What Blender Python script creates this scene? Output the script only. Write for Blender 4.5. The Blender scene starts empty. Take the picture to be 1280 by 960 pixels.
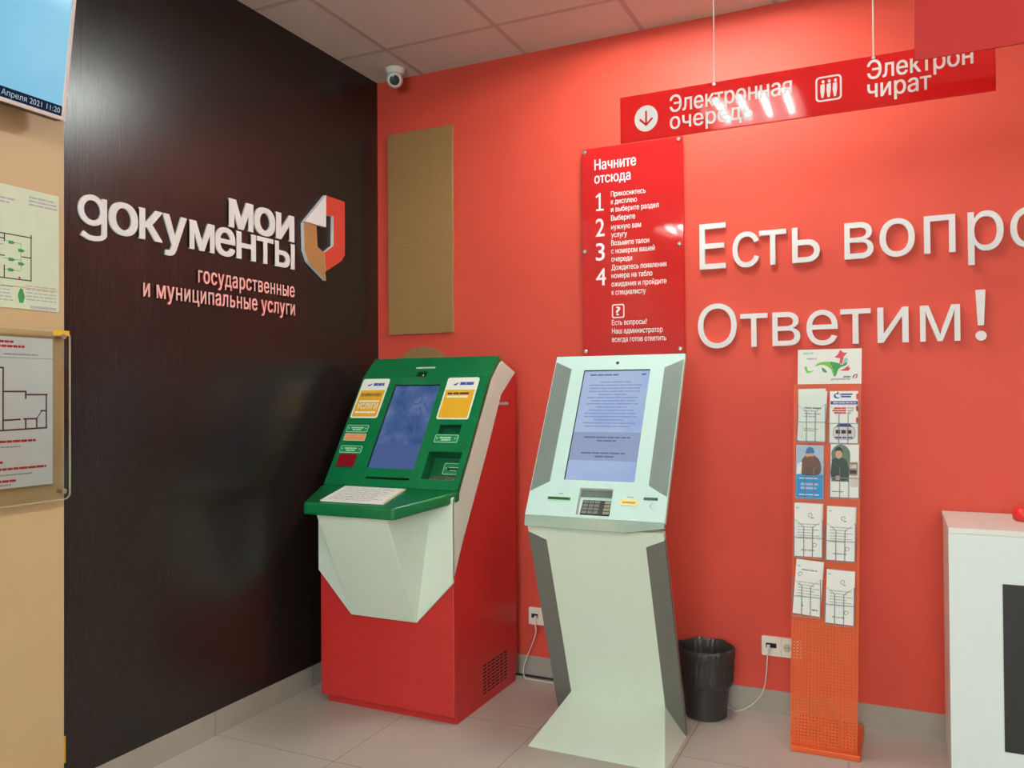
import bpy, math, random
from mathutils import Vector, Matrix
from mathutils.geometry import delaunay_2d_cdt

random.seed(7)
SC = bpy.context.scene
COL = SC.collection
PI = math.pi
H = 3.10                      # ceiling height

# ------------------------------------------------------------------ camera
cam_d = bpy.data.cameras.new('camera')
cam_d.sensor_width = 36.0
cam_d.lens = 28.702
cam_d.clip_start = 0.02
cam = bpy.data.objects.new('camera', cam_d)
COL.objects.link(cam)
_r, _u, _b = CAMR = (0.905082, 0.425185, -0.006576), (0.011122, -0.008211, 0.999904), (0.425091, -0.905069, -0.012160)
cam.matrix_world = Matrix(((_r[0], _u[0], _b[0], 2.5459), (_r[1], _u[1], _b[1], -3.7130),
                           (_r[2], _u[2], _b[2], 1.3973), (0, 0, 0, 1)))
SC.camera = cam

# ------------------------------------------------------------------ light, exposure
SC.view_settings.view_transform = 'Standard'
SC.view_settings.look = 'None'
SC.view_settings.gamma = 1.0
SC.view_settings.use_curve_mapping = False
SC.view_settings.exposure = 0.04
TUBE_STRENGTH = 115.0
TUBE_COLOR = (0.92, 1.0, 0.96)
WINDOW_STRENGTH = 16.0
WINDOW_COLOR = (0.80, 0.95, 1.0)
w = bpy.data.worlds.new('world'); SC.world = w
w.use_nodes = True
w.node_tree.nodes['Background'].inputs[0].default_value = (0.6, 0.7, 0.8, 1)
w.node_tree.nodes['Background'].inputs[1].default_value = 0.3

# ------------------------------------------------------------------ materials
def srgb(r, g, b):
    f = lambda c: (c / 12.92 if c <= 0.04045 else ((c + 0.055) / 1.055) ** 2.4)
    return (f(r / 255), f(g / 255), f(b / 255))

MATS = {}
def mat(name, col, rough=0.5, metal=0.0, coat=0.0, var=0.04, scale=30.0, stretch=(1, 1, 1), bump=0.0, spec=0.5, emit=0.0, coatr=0.05):
    if name in MATS: return MATS[name]
    m = bpy.data.materials.new(name); m.use_nodes = True
    n = m.node_tree.nodes; l = m.node_tree.links
    b = n['Principled BSDF']
    b.inputs['Roughness'].default_value = rough
    b.inputs['Metallic'].default_value = metal
    b.inputs['Coat Weight'].default_value = coat
    b.inputs['Coat Roughness'].default_value = coatr
    b.inputs['Specular IOR Level'].default_value = spec
    tc = n.new('ShaderNodeTexCoord'); mp = n.new('ShaderNodeMapping'); nz = n.new('ShaderNodeTexNoise')
    mp.inputs['Scale'].default_value = stretch
    nz.inputs['Scale'].default_value = scale; nz.inputs['Detail'].default_value = 4
    l.new(tc.outputs['Object'], mp.inputs[0]); l.new(mp.outputs[0], nz.inputs['Vector'])
    rp = n.new('ShaderNodeValToRGB')
    rp.color_ramp.elements[0].position = 0.3; rp.color_ramp.elements[1].position = 0.7
    rp.color_ramp.elements[0].color = (*[max(0, c * (1 - var)) for c in col], 1)
    rp.color_ramp.elements[1].color = (*[min(1, c * (1 + var)) for c in col], 1)
    l.new(nz.outputs['Fac'], rp.inputs[0]); l.new(rp.outputs[0], b.inputs['Base Color'])
    if bump:
        bp = n.new('ShaderNodeBump'); bp.inputs['Strength'].default_value = bump; bp.inputs['Distance'].default_value = 0.002
        l.new(nz.outputs['Fac'], bp.inputs['Height']); l.new(bp.outputs[0], b.inputs['Normal'])
    if emit:
        l.new(rp.outputs[0], b.inputs['Emission Color']); b.inputs['Emission Strength'].default_value = emit
    MATS[name] = m
    return m

def emitter(name, col, strength):
    m = bpy.data.materials.new(name); m.use_nodes = True
    n = m.node_tree.nodes; l = m.node_tree.links
    for x in list(n): n.remove(x)
    e = n.new('ShaderNodeEmission'); e.inputs[0].default_value = (*col, 1); e.inputs[1].default_value = strength
    o = n.new('ShaderNodeOutputMaterial'); l.new(e.outputs[0], o.inputs[0])
    return m

def acrylic(name, tint=(0.96, 0.98, 0.96)):
    m = bpy.data.materials.new(name); m.use_nodes = True
    n = m.node_tree.nodes; l = m.node_tree.links
    for x in list(n): n.remove(x)
    t = n.new('ShaderNodeBsdfTransparent'); t.inputs[0].default_value = (*tint, 1)
    g = n.new('ShaderNodeBsdfGlossy'); g.inputs['Roughness'].default_value = 0.03
    fr = n.new('ShaderNodeFresnel'); fr.inputs[0].default_value = 1.25
    mx = n.new('ShaderNodeMixShader'); o = n.new('ShaderNodeOutputMaterial')
    l.new(fr.outputs[0], mx.inputs[0]); l.new(t.outputs[0], mx.inputs[1]); l.new(g.outputs[0], mx.inputs[2]); l.new(mx.outputs[0], o.inputs[0])
    return m

def floor_mat():
    m = bpy.data.materials.new('floor_tiles'); m.use_nodes = True
    n = m.node_tree.nodes; l = m.node_tree.links; b = n['Principled BSDF']
    tc = n.new('ShaderNodeTexCoord'); mp = n.new('ShaderNodeMapping'); br = n.new('ShaderNodeTexBrick')
    mp.inputs['Location'].default_value = (0.003, -0.0145, 0)
    br.offset = 0.0; br.squash = 1.0
    br.inputs['Scale'].default_value = 1.0; br.inputs['Mortar Size'].default_value = 0.0016; br.inputs['Mortar Smooth'].default_value = 0.2
    br.inputs['Brick Width'].default_value = 0.5935; br.inputs['Row Height'].default_value = 0.5935
    br.inputs['Color1'].default_value = (*srgb(188, 178, 168), 1); br.inputs['Color2'].default_value = (*srgb(185, 175, 164), 1)
    br.inputs['Mortar'].default_value = (*srgb(120, 100, 85), 1)
    nz = n.new('ShaderNodeTexNoise'); nz.inputs['Scale'].default_value = 6; nz.inputs['Detail'].default_value = 6
    mx = n.new('ShaderNodeMix'); mx.data_type = 'RGBA'; mx.blend_type = 'MULTIPLY'; mx.inputs[0].default_value = 0.12
    l.new(tc.outputs['Object'], mp.inputs[0]); l.new(mp.outputs[0], br.inputs['Vector'])
    l.new(tc.outputs['Object'], nz.inputs['Vector'])
    l.new(br.outputs['Color'], mx.inputs[6]); l.new(nz.outputs['Fac'], mx.inputs[7]); l.new(mx.outputs[2], b.inputs['Base Color'])
    b.inputs['Roughness'].default_value = 0.38
    return m

def wood_mat():
    m = bpy.data.materials.new('wenge_laminate'); m.use_nodes = True
    n = m.node_tree.nodes; l = m.node_tree.links; b = n['Principled BSDF']
    tc = n.new('ShaderNodeTexCoord'); mp = n.new('ShaderNodeMapping'); mp.inputs['Scale'].default_value = (1, 60, 1.2)
    nz = n.new('ShaderNodeTexNoise'); nz.inputs['Scale'].default_value = 4; nz.inputs['Detail'].default_value = 6
    rp = n.new('ShaderNodeValToRGB'); rp.color_ramp.elements[0].position = 0.35; rp.color_ramp.elements[1].position = 0.7
    rp.color_ramp.elements[0].color = (*srgb(30, 25, 22), 1); rp.color_ramp.elements[1].color = (*srgb(38, 31, 28), 1)
    l.new(tc.outputs['Object'], mp.inputs[0]); l.new(mp.outputs[0], nz.inputs['Vector']); l.new(nz.outputs['Fac'], rp.inputs[0])
    l.new(rp.outputs[0], b.inputs['Base Color'])
    bp = n.new('ShaderNodeBump'); bp.inputs['Strength'].default_value = 0.15; bp.inputs['Distance'].default_value = 0.001
    l.new(nz.outputs['Fac'], bp.inputs['Height']); l.new(bp.outputs[0], b.inputs['Normal'])
    b.inputs['Roughness'].default_value = 0.27
    b.inputs['Specular IOR Level'].default_value = 0.4
    return m

RED_WALL = mat('red_wall_paint', (0.66, 0.073, 0.044), 0.55, var=0.03, scale=3, bump=0.0, spec=0.3)
DARK = wood_mat()
BEIGE = mat('beige_board', srgb(200, 169, 126), 0.5, var=0.02, scale=5)
WHITE_WALL = mat('white_wall', srgb(176, 172, 164), 0.7, var=0.02)
FLOOR = floor_mat()
CEIL = mat('ceiling_tile', srgb(206, 200, 193), 0.9, var=0.04, scale=120, bump=0.15)
CEIL_BAR = mat('ceiling_bar', srgb(176, 168, 162), 0.5)
BASE_TILE = mat('baseboard_tile', srgb(164, 156, 144), 0.4, var=0.04, scale=8)
GROUT = mat('grout', srgb(120, 108, 95), 0.9)
WHITE = mat('white_powder_coat', srgb(232, 232, 224), 0.35, var=0.01)
KIOSK_WHITE = mat('kiosk_white', srgb(216, 228, 210), 0.3, var=0.01)
GREEN = mat('green_enamel', (0.002, 0.135, 0.042), 0.28, var=0.03, spec=0.5)
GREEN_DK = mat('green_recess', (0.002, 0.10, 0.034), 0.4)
ATM_RED = mat('red_enamel', (0.50, 0.022, 0.020), 0.38, var=0.03)
BLACK = mat('black_plastic', (0.012, 0.012, 0.013), 0.4)
DARK_SLOT = mat('dark_slot', (0.006, 0.006, 0.006), 0.8)
GREY_METAL = mat('brushed_grey', srgb(112, 111, 105), 0.45, metal=0.2, var=0.05, scale=20, stretch=(1, 1, 30))
STEEL = mat('steel', srgb(190, 188, 182), 0.3, metal=0.9)
LETTER = mat('letter_white', srgb(228, 224, 222), 0.45, var=0.01)
SUB_FACE = mat('subtitle_face', srgb(240, 178, 172), 0.5, var=0.01)
SUB_SIDE = mat('subtitle_side', srgb(205, 50, 45), 0.5, var=0.01)
EMB_RED = mat('emblem_red', (0.62, 0.055, 0.03), 0.45, var=0.01)
EMB_GOLD = mat('emblem_gold', srgb(172, 122, 74), 0.45, var=0.01)
SIGN_RED = mat('sign_red_acrylic', (0.74, 0.030, 0.032), 0.04, var=0.01, spec=0.55)
def make_translucent(m, col, k):
    n = m.node_tree.nodes; l = m.node_tree.links
    b = n['Principled BSDF']; out = [x for x in n if x.type == 'OUTPUT_MATERIAL'][0]
    t = n.new('ShaderNodeBsdfTranslucent'); t.inputs[0].default_value = (*col, 1)
    mx = n.new('ShaderNodeMixShader'); mx.inputs[0].default_value = k
    l.new(b.outputs[0], mx.inputs[1]); l.new(t.outputs[0], mx.inputs[2]); l.new(mx.outputs[0], out.inputs[0])
make_translucent(SIGN_RED, (0.95, 0.07, 0.07), 0.42)
SIGN_SHADED = mat('sign_red_shaded', (0.46, 0.022, 0.020), 0.5, var=0.01, spec=0.2)  # same sign red, darkened: shade and corner falloff put into the colour
PRINT_WHITE = mat('print_white', srgb(248, 240, 238), 0.5, var=0.0)
BROWN = mat('brown_board', srgb(150, 112, 66), 0.75, var=0.05, scale=60, bump=0.1)
ORANGE = mat('orange_paint', (0.68, 0.095, 0.014), 0.45, var=0.03)
PAPER = mat('paper', srgb(236, 236, 230), 0.7, var=0.015)
PAPER_GREEN = mat('paper_pale_green', srgb(222, 232, 222), 0.7, var=0.015)
LUMI = mat('luminous_film', srgb(206, 216, 188), 0.5, var=0.02)
INK = mat('ink_grey', srgb(172, 174, 174), 0.7)
INK_MID = mat('ink_mid', srgb(118, 120, 122), 0.7)
INK_DK = mat('ink_dark', srgb(48, 46, 50), 0.7)
INK_RED = mat('ink_red', srgb(205, 45, 48), 0.7)
INK_BLUE = mat('ink_blue', srgb(50, 70, 150), 0.7)
INK_GREEN = mat('ink_green', srgb(60, 140, 70), 0.7)
INK_PLUM = mat('ink_plum', srgb(92, 44, 62), 0.7)
YELLOW = mat('sticker_yellow', srgb(232, 172, 36), 0.5, var=0.01)
STICK_WHITE = mat('sticker_white', srgb(236, 236, 222), 0.5, var=0.01)
LABEL_ORANGE = mat('label_orange', srgb(226, 140, 96), 0.5, var=0.01)
LABEL_GREEN = mat('label_green', (0.01, 0.20, 0.075), 0.5, var=0.01)
LABEL_LINE = mat('label_line', srgb(170, 220, 175), 0.5, var=0.01)
TAPE = mat('tape_yellow', srgb(220, 178, 40), 0.5)
ACRYL = acrylic('clear_acrylic')
BAG = mat('black_bag_film', (0.030, 0.028, 0.026), 0.36, var=0.3, bump=1.0, scale=45)
BIN = mat('black_bin_plastic', (0.026, 0.025, 0.023), 0.45)
CABLE_W = mat('cable_white', srgb(225, 220, 210), 0.5)
OUTLET = mat('outlet_plastic', srgb(232, 224, 208), 0.4)
CORD = mat('cord_white', srgb(240, 225, 215), 0.6)
RED_PLASTIC = mat('red_plastic', (0.75, 0.02, 0.02), 0.35)
GLASS_LIP = mat('mint_glass', srgb(150, 172, 160), 0.08, var=0.01, spec=0.8)
BLUE_PANE = mat('brochure_blue', srgb(20, 140, 205), 0.45, var=0.02)

# ------------------------------------------------------------------ geometry helpers
WL = {}
class G:
    """collects vertices and faces (in world space) for one mesh"""
    def __init__(s): s.v = []; s.f = []; s.m = []
    def add(s, vs, fs, mi=0):
        k = len(s.v); s.v += [tuple(x) for x in vs]
        s.f += [tuple(i + k for i in f) for f in fs]; s.m += [mi] * len(fs)
        return s
    def box(s, x0, x1, y0, y1, z0, z1, mi=0):
        vs = [(x, y, z) for z in (z0, z1) for y in (y0, y1) for x in (x0, x1)]
        return s.add(vs, [(0, 2, 3, 1), (4, 5, 7, 6), (0, 1, 5, 4), (2, 6, 7, 3), (0, 4, 6, 2), (1, 3, 7, 5)], mi)
    def fbox(s, F, u0, u1, v0, v1, w0, w1, mi=0):
        vs = [F(u, v, w_) for w_ in (w0, w1) for v in (v0, v1) for u in (u0, u1)]
        return s.add(vs, [(0, 2, 3, 1), (4, 5, 7, 6), (0, 1, 5, 4), (2, 6, 7, 3), (0, 4, 6, 2), (1, 3, 7, 5)], mi)
    def prism(s, F, poly, w0, w1, mi=0, mside=None):
        a = sum(poly[i][0] * poly[(i + 1) % len(poly)][1] - poly[(i + 1) % len(poly)][0] * poly[i][1] for i in range(len(poly)))
        if a < 0: poly = poly[::-1]
        n = len(poly)
        vs = [F(u, v, w0) for u, v in poly] + [F(u, v, w1) for u, v in poly]
        s.add(vs, [tuple(range(n - 1, -1, -1)), tuple(range(n, 2 * n))], mi)
        k = len(s.v) - 2 * n
        for i in range(n):
            j = (i + 1) % n
            s.f.append((k + i, k + j, k + n + j, k + n + i)); s.m.append(mi if mside is None else mside)
        return s
    def flat(s, F, poly, w_=0.0, mi=0):
        a = sum(poly[i][0] * poly[(i + 1) % len(poly)][1] - poly[(i + 1) % len(poly)][0] * poly[i][1] for i in range(len(poly)))
        if a < 0: poly = poly[::-1]
        return s.add([F(u, v, w_) for u, v in poly], [tuple(range(len(poly)))], mi)
    def rect(s, F, u0, u1, v0, v1, w_=0.0, mi=0): return s.flat(F, [(u0, v0), (u1, v0), (u1, v1), (u0, v1)], w_, mi)
    def frame(s, F, u0, u1, v0, v1, t, w0, w1, mi=0):
        s.fbox(F, u0, u1, v0, v0 + t, w0, w1, mi); s.fbox(F, u0, u1, v1 - t, v1, w0, w1, mi)
        s.fbox(F, u0, u0 + t, v0 + t, v1 - t, w0, w1, mi); return s.fbox(F, u1 - t, u1, v0 + t, v1 - t, w0, w1, mi)
    def tube(s, pts, r, n=8, mi=0, cap=True):
        pts = [Vector(p) for p in pts]; rings = []
        up = Vector((0.123, 0.456, 0.881)).normalized()
        for i, p in enumerate(pts):
            d = (pts[min(i + 1, len(pts) - 1)] - pts[max(i - 1, 0)]).normalized()
            a = d.cross(up).normalized(); b = d.cross(a).normalized()
            rr = r[i] if isinstance(r, (list, tuple)) else r
            rings.append([p + rr * (math.cos(2 * PI * k / n) * a + math.sin(2 * PI * k / n) * b) for k in range(n)])
        vs = [q for ring in rings for q in ring]; fs = []
        for i in range(len(pts) - 1):
            for k in range(n):
                j = (k + 1) % n
                fs.append((i * n + k, (i + 1) * n + k, (i + 1) * n + j, i * n + j))
        if cap: fs += [tuple(range(n)), tuple(range(len(vs) - 1, len(vs) - n - 1, -1))]
        return s.add(vs, fs, mi)
    def lathe(s, c, prof, n=40, mi=0, axis=None, wob=None):
        c = Vector(c)
        Z = Vector(axis).normalized() if axis else Vector((0, 0, 1))
        A = Z.orthogonal().normalized(); B = Z.cross(A)
        vs = []; fs = []
        for i, (r, z) in enumerate(prof):
            for k in range(n):
                t = 2 * PI * k / n
                q = wob(i, t) if wob else (1, 0)
                vs.append(c + Z * (z + q[1]) + (r * q[0]) * (math.cos(t) * A + math.sin(t) * B))
        for i in range(len(prof) - 1):
            for k in range(n):
                j = (k + 1) % n
                fs.append((i * n + k, i * n + j, (i + 1) * n + j, (i + 1) * n + k))
        if prof[0][0] > 1e-5: fs.append(tuple(range(n - 1, -1, -1)))
        if prof[-1][0] > 1e-5: fs.append(tuple(range(len(vs) - n, len(vs))))
        return s.add(vs, fs, mi)

def Fr(o, U, V):
    o = Vector(o); U = Vector(U).normalized(); V = Vector(V).normalized(); N = U.cross(V)
    return lambda u, v, w_=0.0: o + U * u + V * v + N * w_
FBACK = Fr((0, 0, 0), (1, 0, 0), (0, 0, 1))          # on the red wall: u = x, v = z, w towards the room
FLEFT = Fr((0, 0, 0), (0, 1, 0), (0, 0, 1))          # on the left wall: u = y, v = z, w towards the room

def wloc(o): return WL.get(o.name, Vector((0, 0, 0)))

def tag(o, label=None, cat=None, group=None, kind=None):
    if label: o['label'] = label
    if cat: o['category'] = cat
    if group: o['group'] = group
    if kind: o['kind'] = kind
    return o

def O(name, g, mats, parent=None, bevel=0.0, seg=2, smooth=False, angle=35, loc=None):
    if not isinstance(mats, (list, tuple)): mats = [mats]
    if parent is not None: L = wloc(parent)
    elif loc is not None: L = Vector(loc)
    else:
        xs = [v[0] for v in g.v]; ys = [v[1] for v in g.v]; zs = [v[2] for v in g.v]
        L = Vector(((min(xs) + max(xs)) / 2, (min(ys) + max(ys)) / 2, min(zs)))
    me = bpy.data.meshes.new(name)
    me.from_pydata([Vector(v) - L for v in g.v], [], g.f)
    for m in mats: me.materials.append(m)
    for i, p in enumerate(me.polygons): p.material_index = g.m[i]
    me.update()
    o = bpy.data.objects.new(name, me); COL.objects.link(o)
    if parent is not None: o.parent = parent
    else: o.location = L
    WL[o.name] = L
    if bevel:
        b = o.modifiers.new('bevel', 'BEVEL'); b.width = bevel; b.segments = seg; b.limit_method = 'ANGLE'; b.angle_limit = math.radians(30)
    if smooth:
        me.shade_smooth()
        me.set_sharp_from_angle(angle=math.radians(angle))
    return o

def thing(name, loc, label, cat, group=None):
    o = bpy.data.objects.new(name, None); COL.objects.link(o)
    o.location = loc; o.empty_display_size = 0.1; WL[o.name] = Vector(loc)
    return tag(o, label, cat, group)

def struct(name, g, mats, **k): return tag(O(name, g, mats, loc=(0, 0, 0), **k), kind='structure')

_TX = {}
def glyphs(s):
    if s not in _TX:
        c = bpy.data.curves.new('txt', 'FONT'); c.body = s; c.resolution_u = 4; c.fill_mode = 'NONE'
        o = bpy.data.objects.new('txt', c); COL.objects.link(o)
        dg = bpy.context.evaluated_depsgraph_get(); dg.update()
        me = bpy.data.meshes.new_from_object(o.evaluated_get(dg))
        V0 = [Vector((v.co.x, v.co.y)) for v in me.vertices]
        E0 = [tuple(e.vertices) for e in me.edges]
        nxt = {}
        for a_, b_ in E0: nxt.setdefault(a_, []).append(b_); nxt.setdefault(b_, []).append(a_)
        loops = []; done = set()
        for st in range(len(V0)):          # follow each outline in its own order
            if st in done or st not in nxt: continue
            lp = [st]; done.add(st); cur = st + 1 if st + 1 in nxt[st] else nxt[st][0]
            while cur not in done:
                lp.append(cur); done.add(cur)
                cand = [q for q in nxt[cur] if q not in done]
                if not cand: break
                cur = cand[0]
            loops.append([V0[i] for i in lp])
        def wind(x, y):
            w_ = 0
            for lp in loops:
                for i in range(len(lp)):
                    p, q = lp[i - 1], lp[i]
                    if p.y <= y < q.y and (q.x - p.x) * (y - p.y) - (x - p.x) * (q.y - p.y) > 0: w_ += 1
                    elif q.y <= y < p.y and (q.x - p.x) * (y - p.y) - (x - p.x) * (q.y - p.y) < 0: w_ -= 1
            return w_
        r_ = delaunay_2d_cdt(V0, E0, [], 0, 1e-5)
        V = [(v.x, v.y) for v in r_[0]]; Fs = []
        for f in r_[2]:
            n_ = len(f)
            if wind(sum(V[i][0] for i in f) / n_, sum(V[i][1] for i in f) / n_) == 0: continue
            A = sum(V[f[i]][0] * V[f[(i + 1) % n_]][1] - V[f[(i + 1) % n_]][0] * V[f[i]][1] for i in range(n_))
            Fs.append(tuple(f) if A > 0 else tuple(f)[::-1])
        _TX[s] = (V, Fs)
        bpy.data.objects.remove(o); bpy.data.curves.remove(c); bpy.data.meshes.remove(me)
    return _TX[s]

def text(g, F, s, u0, u1, v, h, ref=None, w0=0.0, w1=None, bold=0.0, mi=0, mside=None, fullh=False):
    """lettering from u0 to u1 with its base line at v; h = height of the letters in ref (or of the whole string)"""
    V, Fs = glyphs(s)
    x0 = min(p[0] for p in V); x1 = max(p[0] for p in V)
    if fullh:
        b0 = min(p[1] for p in V); sy = h / (max(p[1] for p in V) - b0)
    else:
        b0 = 0.0; sy = h / max(p[1] for p in glyphs(ref or 'Н')[0])
    d = bold * sy                      # heavier strokes: the outline repeated with tiny offsets
    sx = sy if u1 is None else (u1 - u0 - 2 * d) / (x1 - x0)
    offs = [(0, 0)] if not bold else [(d * a, d * b) for a, b in ((-1, -0.5), (1, -0.5), (1, 0.5), (-1, 0.5), (0, 0))]
    for oi, (du, dv) in enumerate(offs):
        P = [(u0 + d + (a - x0) * sx + du, v + (b - b0) * sy + dv) for a, b in V]
        e = 0.00002 * oi
        if w1 is None:
            g.add([F(a, b, w0 + e) for a, b in P], Fs, mi)
        else:
            n = len(P)
            g.add([F(a, b, w0) for a, b in P] + [F(a, b, w1 + e) for a, b in P], [tuple(i + n for i in f) for f in Fs] + [f[::-1] for f in Fs], mi)
            cnt = set()
            for f in Fs:
                for i in range(len(f)): cnt.add((f[i], f[(i + 1) % len(f)]))
            k = len(g.v) - 2 * n
            for (a, b) in cnt:
                if (b, a) not in cnt:
                    g.f.append((k + a, k + b, k + n + b, k + n + a)); g.m.append(mi if mside is None else mside)
    return u0 + (x1 - x0) * sx + 2 * d

def bars(g, F, u0, u1, v, h, w_, mi=0, fill=0.8, word=0.02):
    """a line of print too small to read, as word-long dashes"""
    u = u0; end = u0 + (u1 - u0)
    while u < end - word * 0.3:
        L = min(word * random.uniform(0.5, 1.6), end - u)
        g.rect(F, u, u + L, v, v + h, w_, mi); u += L + word * (1 - fill) * 1.2

def rr(u0, u1, v0, v1, r, n=5):
    pts = []
    for cx, cy, a in ((u1 - r, v0 + r, -90), (u1 - r, v1 - r, 0), (u0 + r, v1 - r, 90), (u0 + r, v0 + r, 180)):
        for k in range(n + 1):
            t = math.radians(a + 90 * k / n); pts.append((cx + r * math.cos(t), cy + r * math.sin(t)))
    return pts

def disc(u, v, ru, rv=None, n=28):
    rv = rv or ru
    return [(u + ru * math.cos(2 * PI * k / n), v + rv * math.sin(2 * PI * k / n)) for k in range(n)]

def csm(P, n=5):
    """closed smooth outline through the points"""
    out = []; m = len(P)
    for i in range(m):
        p0, p1, p2, p3 = P[i - 1], P[i], P[(i + 1) % m], P[(i + 2) % m]
        for k in range(n):
            t = k / n
            out.append(tuple(0.5 * ((2 * b) + (c - a) * t + (2 * a - 5 * b + 4 * c - d) * t * t + (3 * b - a - 3 * c + d) * t ** 3) for a, b, c, d in zip(p0, p1, p2, p3)))
    return out

def ring_strip(g, F, outer, inner, w0, w1, mi=0):
    n = len(outer)
    vs = [F(*p, w1) for p in outer] + [F(*p, w1) for p in inner] + [F(*p, w0) for p in outer] + [F(*p, w0) for p in inner]
    fs = []
    for i in range(n):
        j = (i + 1) % n
        fs += [(i, j, n + j, n + i), (2 * n + i, 2 * n + j, j, i), (n + i, n + j, 3 * n + j, 3 * n + i)]
    g.add(vs, fs, mi)

def holed(g, F, u0, u1, v0, v1, holes, mi=0):
    """a face with rectangular recesses; holes = (u0, u1, v0, v1, depth, bottom material, wall material)"""
    us = sorted({u0, u1} | {a for h in holes for a in h[:2]}); vs = sorted({v0, v1} | {a for h in holes for a in h[2:4]})
    for i in range(len(us) - 1):
        for j in range(len(vs) - 1):
            cu = (us[i] + us[i + 1]) / 2; cv = (vs[j] + vs[j + 1]) / 2
            if any(h[0] < cu < h[1] and h[2] < cv < h[3] for h in holes): continue
            g.rect(F, us[i], us[i + 1], vs[j], vs[j + 1], 0, mi)
    for a, b, c, d, dep, mb, mw in holes:
        g.rect(F, a, b, c, d, -dep, mb)
        for (p, q) in (((a, c), (b, c)), ((b, c), (b, d)), ((b, d), (a, d)), ((a, d), (a, c))):
            g.add([F(*p, 0), F(*q, 0), F(*q, -dep), F(*p, -dep)], [(0, 1, 2, 3)], mw)

def smooth_path(pts, n=6):
    P = [Vector(p) for p in pts]; out = []
    for i in range(len(P) - 1):
        p0 = P[max(i - 1, 0)]; p1 = P[i]; p2 = P[i + 1]; p3 = P[min(i + 2, len(P) - 1)]
        for k in range(n):
            t = k / n
            out.append(0.5 * ((2 * p1) + (p2 - p0) * t + (2 * p0 - 5 * p1 + 4 * p2 - p3) * t * t + (3 * p1 - p0 - 3 * p2 + p3) * t ** 3))
    out.append(P[-1]); return out

# ================================================================== THE ROOM
RX, RY = 8.0, -11.0
EDGE = -1.868                 # where the dark cladding ends and the beige board begins
g = G(); g.box(-0.1, RX, RY, 0.0, -0.1, 0.0); struct('floor', g, FLOOR)
g = G(); g.box(-0.2, RX, 0.0, 0.12, 0.0, H + 0.12); struct('wall_back', g, RED_WALL)
g = G(); g.box(-0.12, 0.0, EDGE, 0.0, 0.10, H); struct('wall_left', g, DARK)
g = G(); g.box(-0.12, 0.014, RY, EDGE, 0.0, H); struct('wall_left_beige', g, BEIGE)
g = G(); g.box(RX, RX + 0.12, RY, 0.12, 0.0, H + 0.12); struct('wall_right', g, WHITE_WALL)
WX0, WX1, WZ0, WZ1 = 1.2, 4.8, 0.9, 2.5
g = G()
g.box(-0.12, WX0, RY - 0.12, RY, 0, H + 0.12); g.box(WX1, RX, RY - 0.12, RY, 0, H + 0.12)
g.box(WX0, WX1, RY - 0.12, RY, 0, WZ0); g.box(WX0, WX1, RY - 0.12, RY, WZ1, H + 0.12)
struct('wall_rear', g, WHITE_WALL)
# baseboards of grey tile, with joints
g = G(); g.box(0.0, RX, -0.006, 0.0, 0.0, 0.10)
for x in (0.55, 1.151, 3.2): g.box(x - 0.0012, x + 0.0012, -0.0064, 0.0, 0.0, 0.10, 1)
struct('baseboard_back', g, [BASE_TILE, GROUT])
g = G(); g.box(-0.12, 0.0015, EDGE, -0.006, 0.0, 0.10)
for y in (-0.56, -1.185, -1.80): g.box(-0.01, 0.002, y - 0.0012, y + 0.0012, 0.0, 0.10, 1)
struct('baseboard_left', g, [BASE_TILE, GROUT])
# suspended ceiling on a 0.6 m grid
AX, BY = 0.288, -0.344
# grid cells that hold a lamp; some unseen rear ones added for front light
FIX = [(2, 0), (2, 5), (0, 7), (6, 5), (4, 7), (2, 9), (8, 7)]
xs = [0.0] + [AX + 0.6 * k for k in range(16) if AX + 0.6 * k < RX] + [RX]
ys = [0.0] + [BY - 0.6 * k for k in range(24) if BY - 0.6 * k > RY] + [RY]
def cell(i, j): return AX + 0.6 * i, AX + 0.6 * (i + 1), BY - 0.6 * (j + 1), BY - 0.6 * j
lampcells = []
for (i, j) in FIX: lampcells.append(cell(i, j))
g = G()
for i in range(len(xs) - 1):
    for j in range(len(ys) - 1):
        cx = (xs[i] + xs[i + 1]) / 2; cy = (ys[j] + ys[j + 1]) / 2
        if any(c[0] < cx < c[1] and c[2] < cy < c[3] for c in lampcells): continue
        g.box(xs[i] + 0.012 * (i > 0), xs[i + 1] - 0.012, ys[j + 1] + 0.012, ys[j] - 0.012 * (j > 0), H, H + 0.015)
for x in xs[1:-1]: g.box(x - 0.012, x + 0.012, RY, 0, H - 0.0005, H + 0.02, 1)
for y in ys[1:-1]: g.box(0, RX, y - 0.012, y + 0.012, H - 0.0006, H + 0.02, 1)
struct('ceiling', g, [CEIL, CEIL_BAR])
# daylight window behind the photographer
PANE = emitter('daylight_pane', WINDOW_COLOR, WINDOW_STRENGTH)
g = G(); g.box(WX0, WX1, RY - 0.10, RY - 0.09, WZ0, WZ1); win = struct('window_1', g, PANE)
g = G()
FR_ = Fr((0, RY, 0), (-1, 0, 0), (0, 0, 1))
g.frame(FR_, -WX1, -WX0, WZ0, WZ1, 0.06, -0.09, -0.02)
for x in (2.4, 3.6): g.fbox(FR_, -x - 0.03, -x + 0.03, WZ0 + 0.06, WZ1 - 0.06, -0.09, -0.02)
o = O('window_frame', g, WHITE, win)

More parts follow.
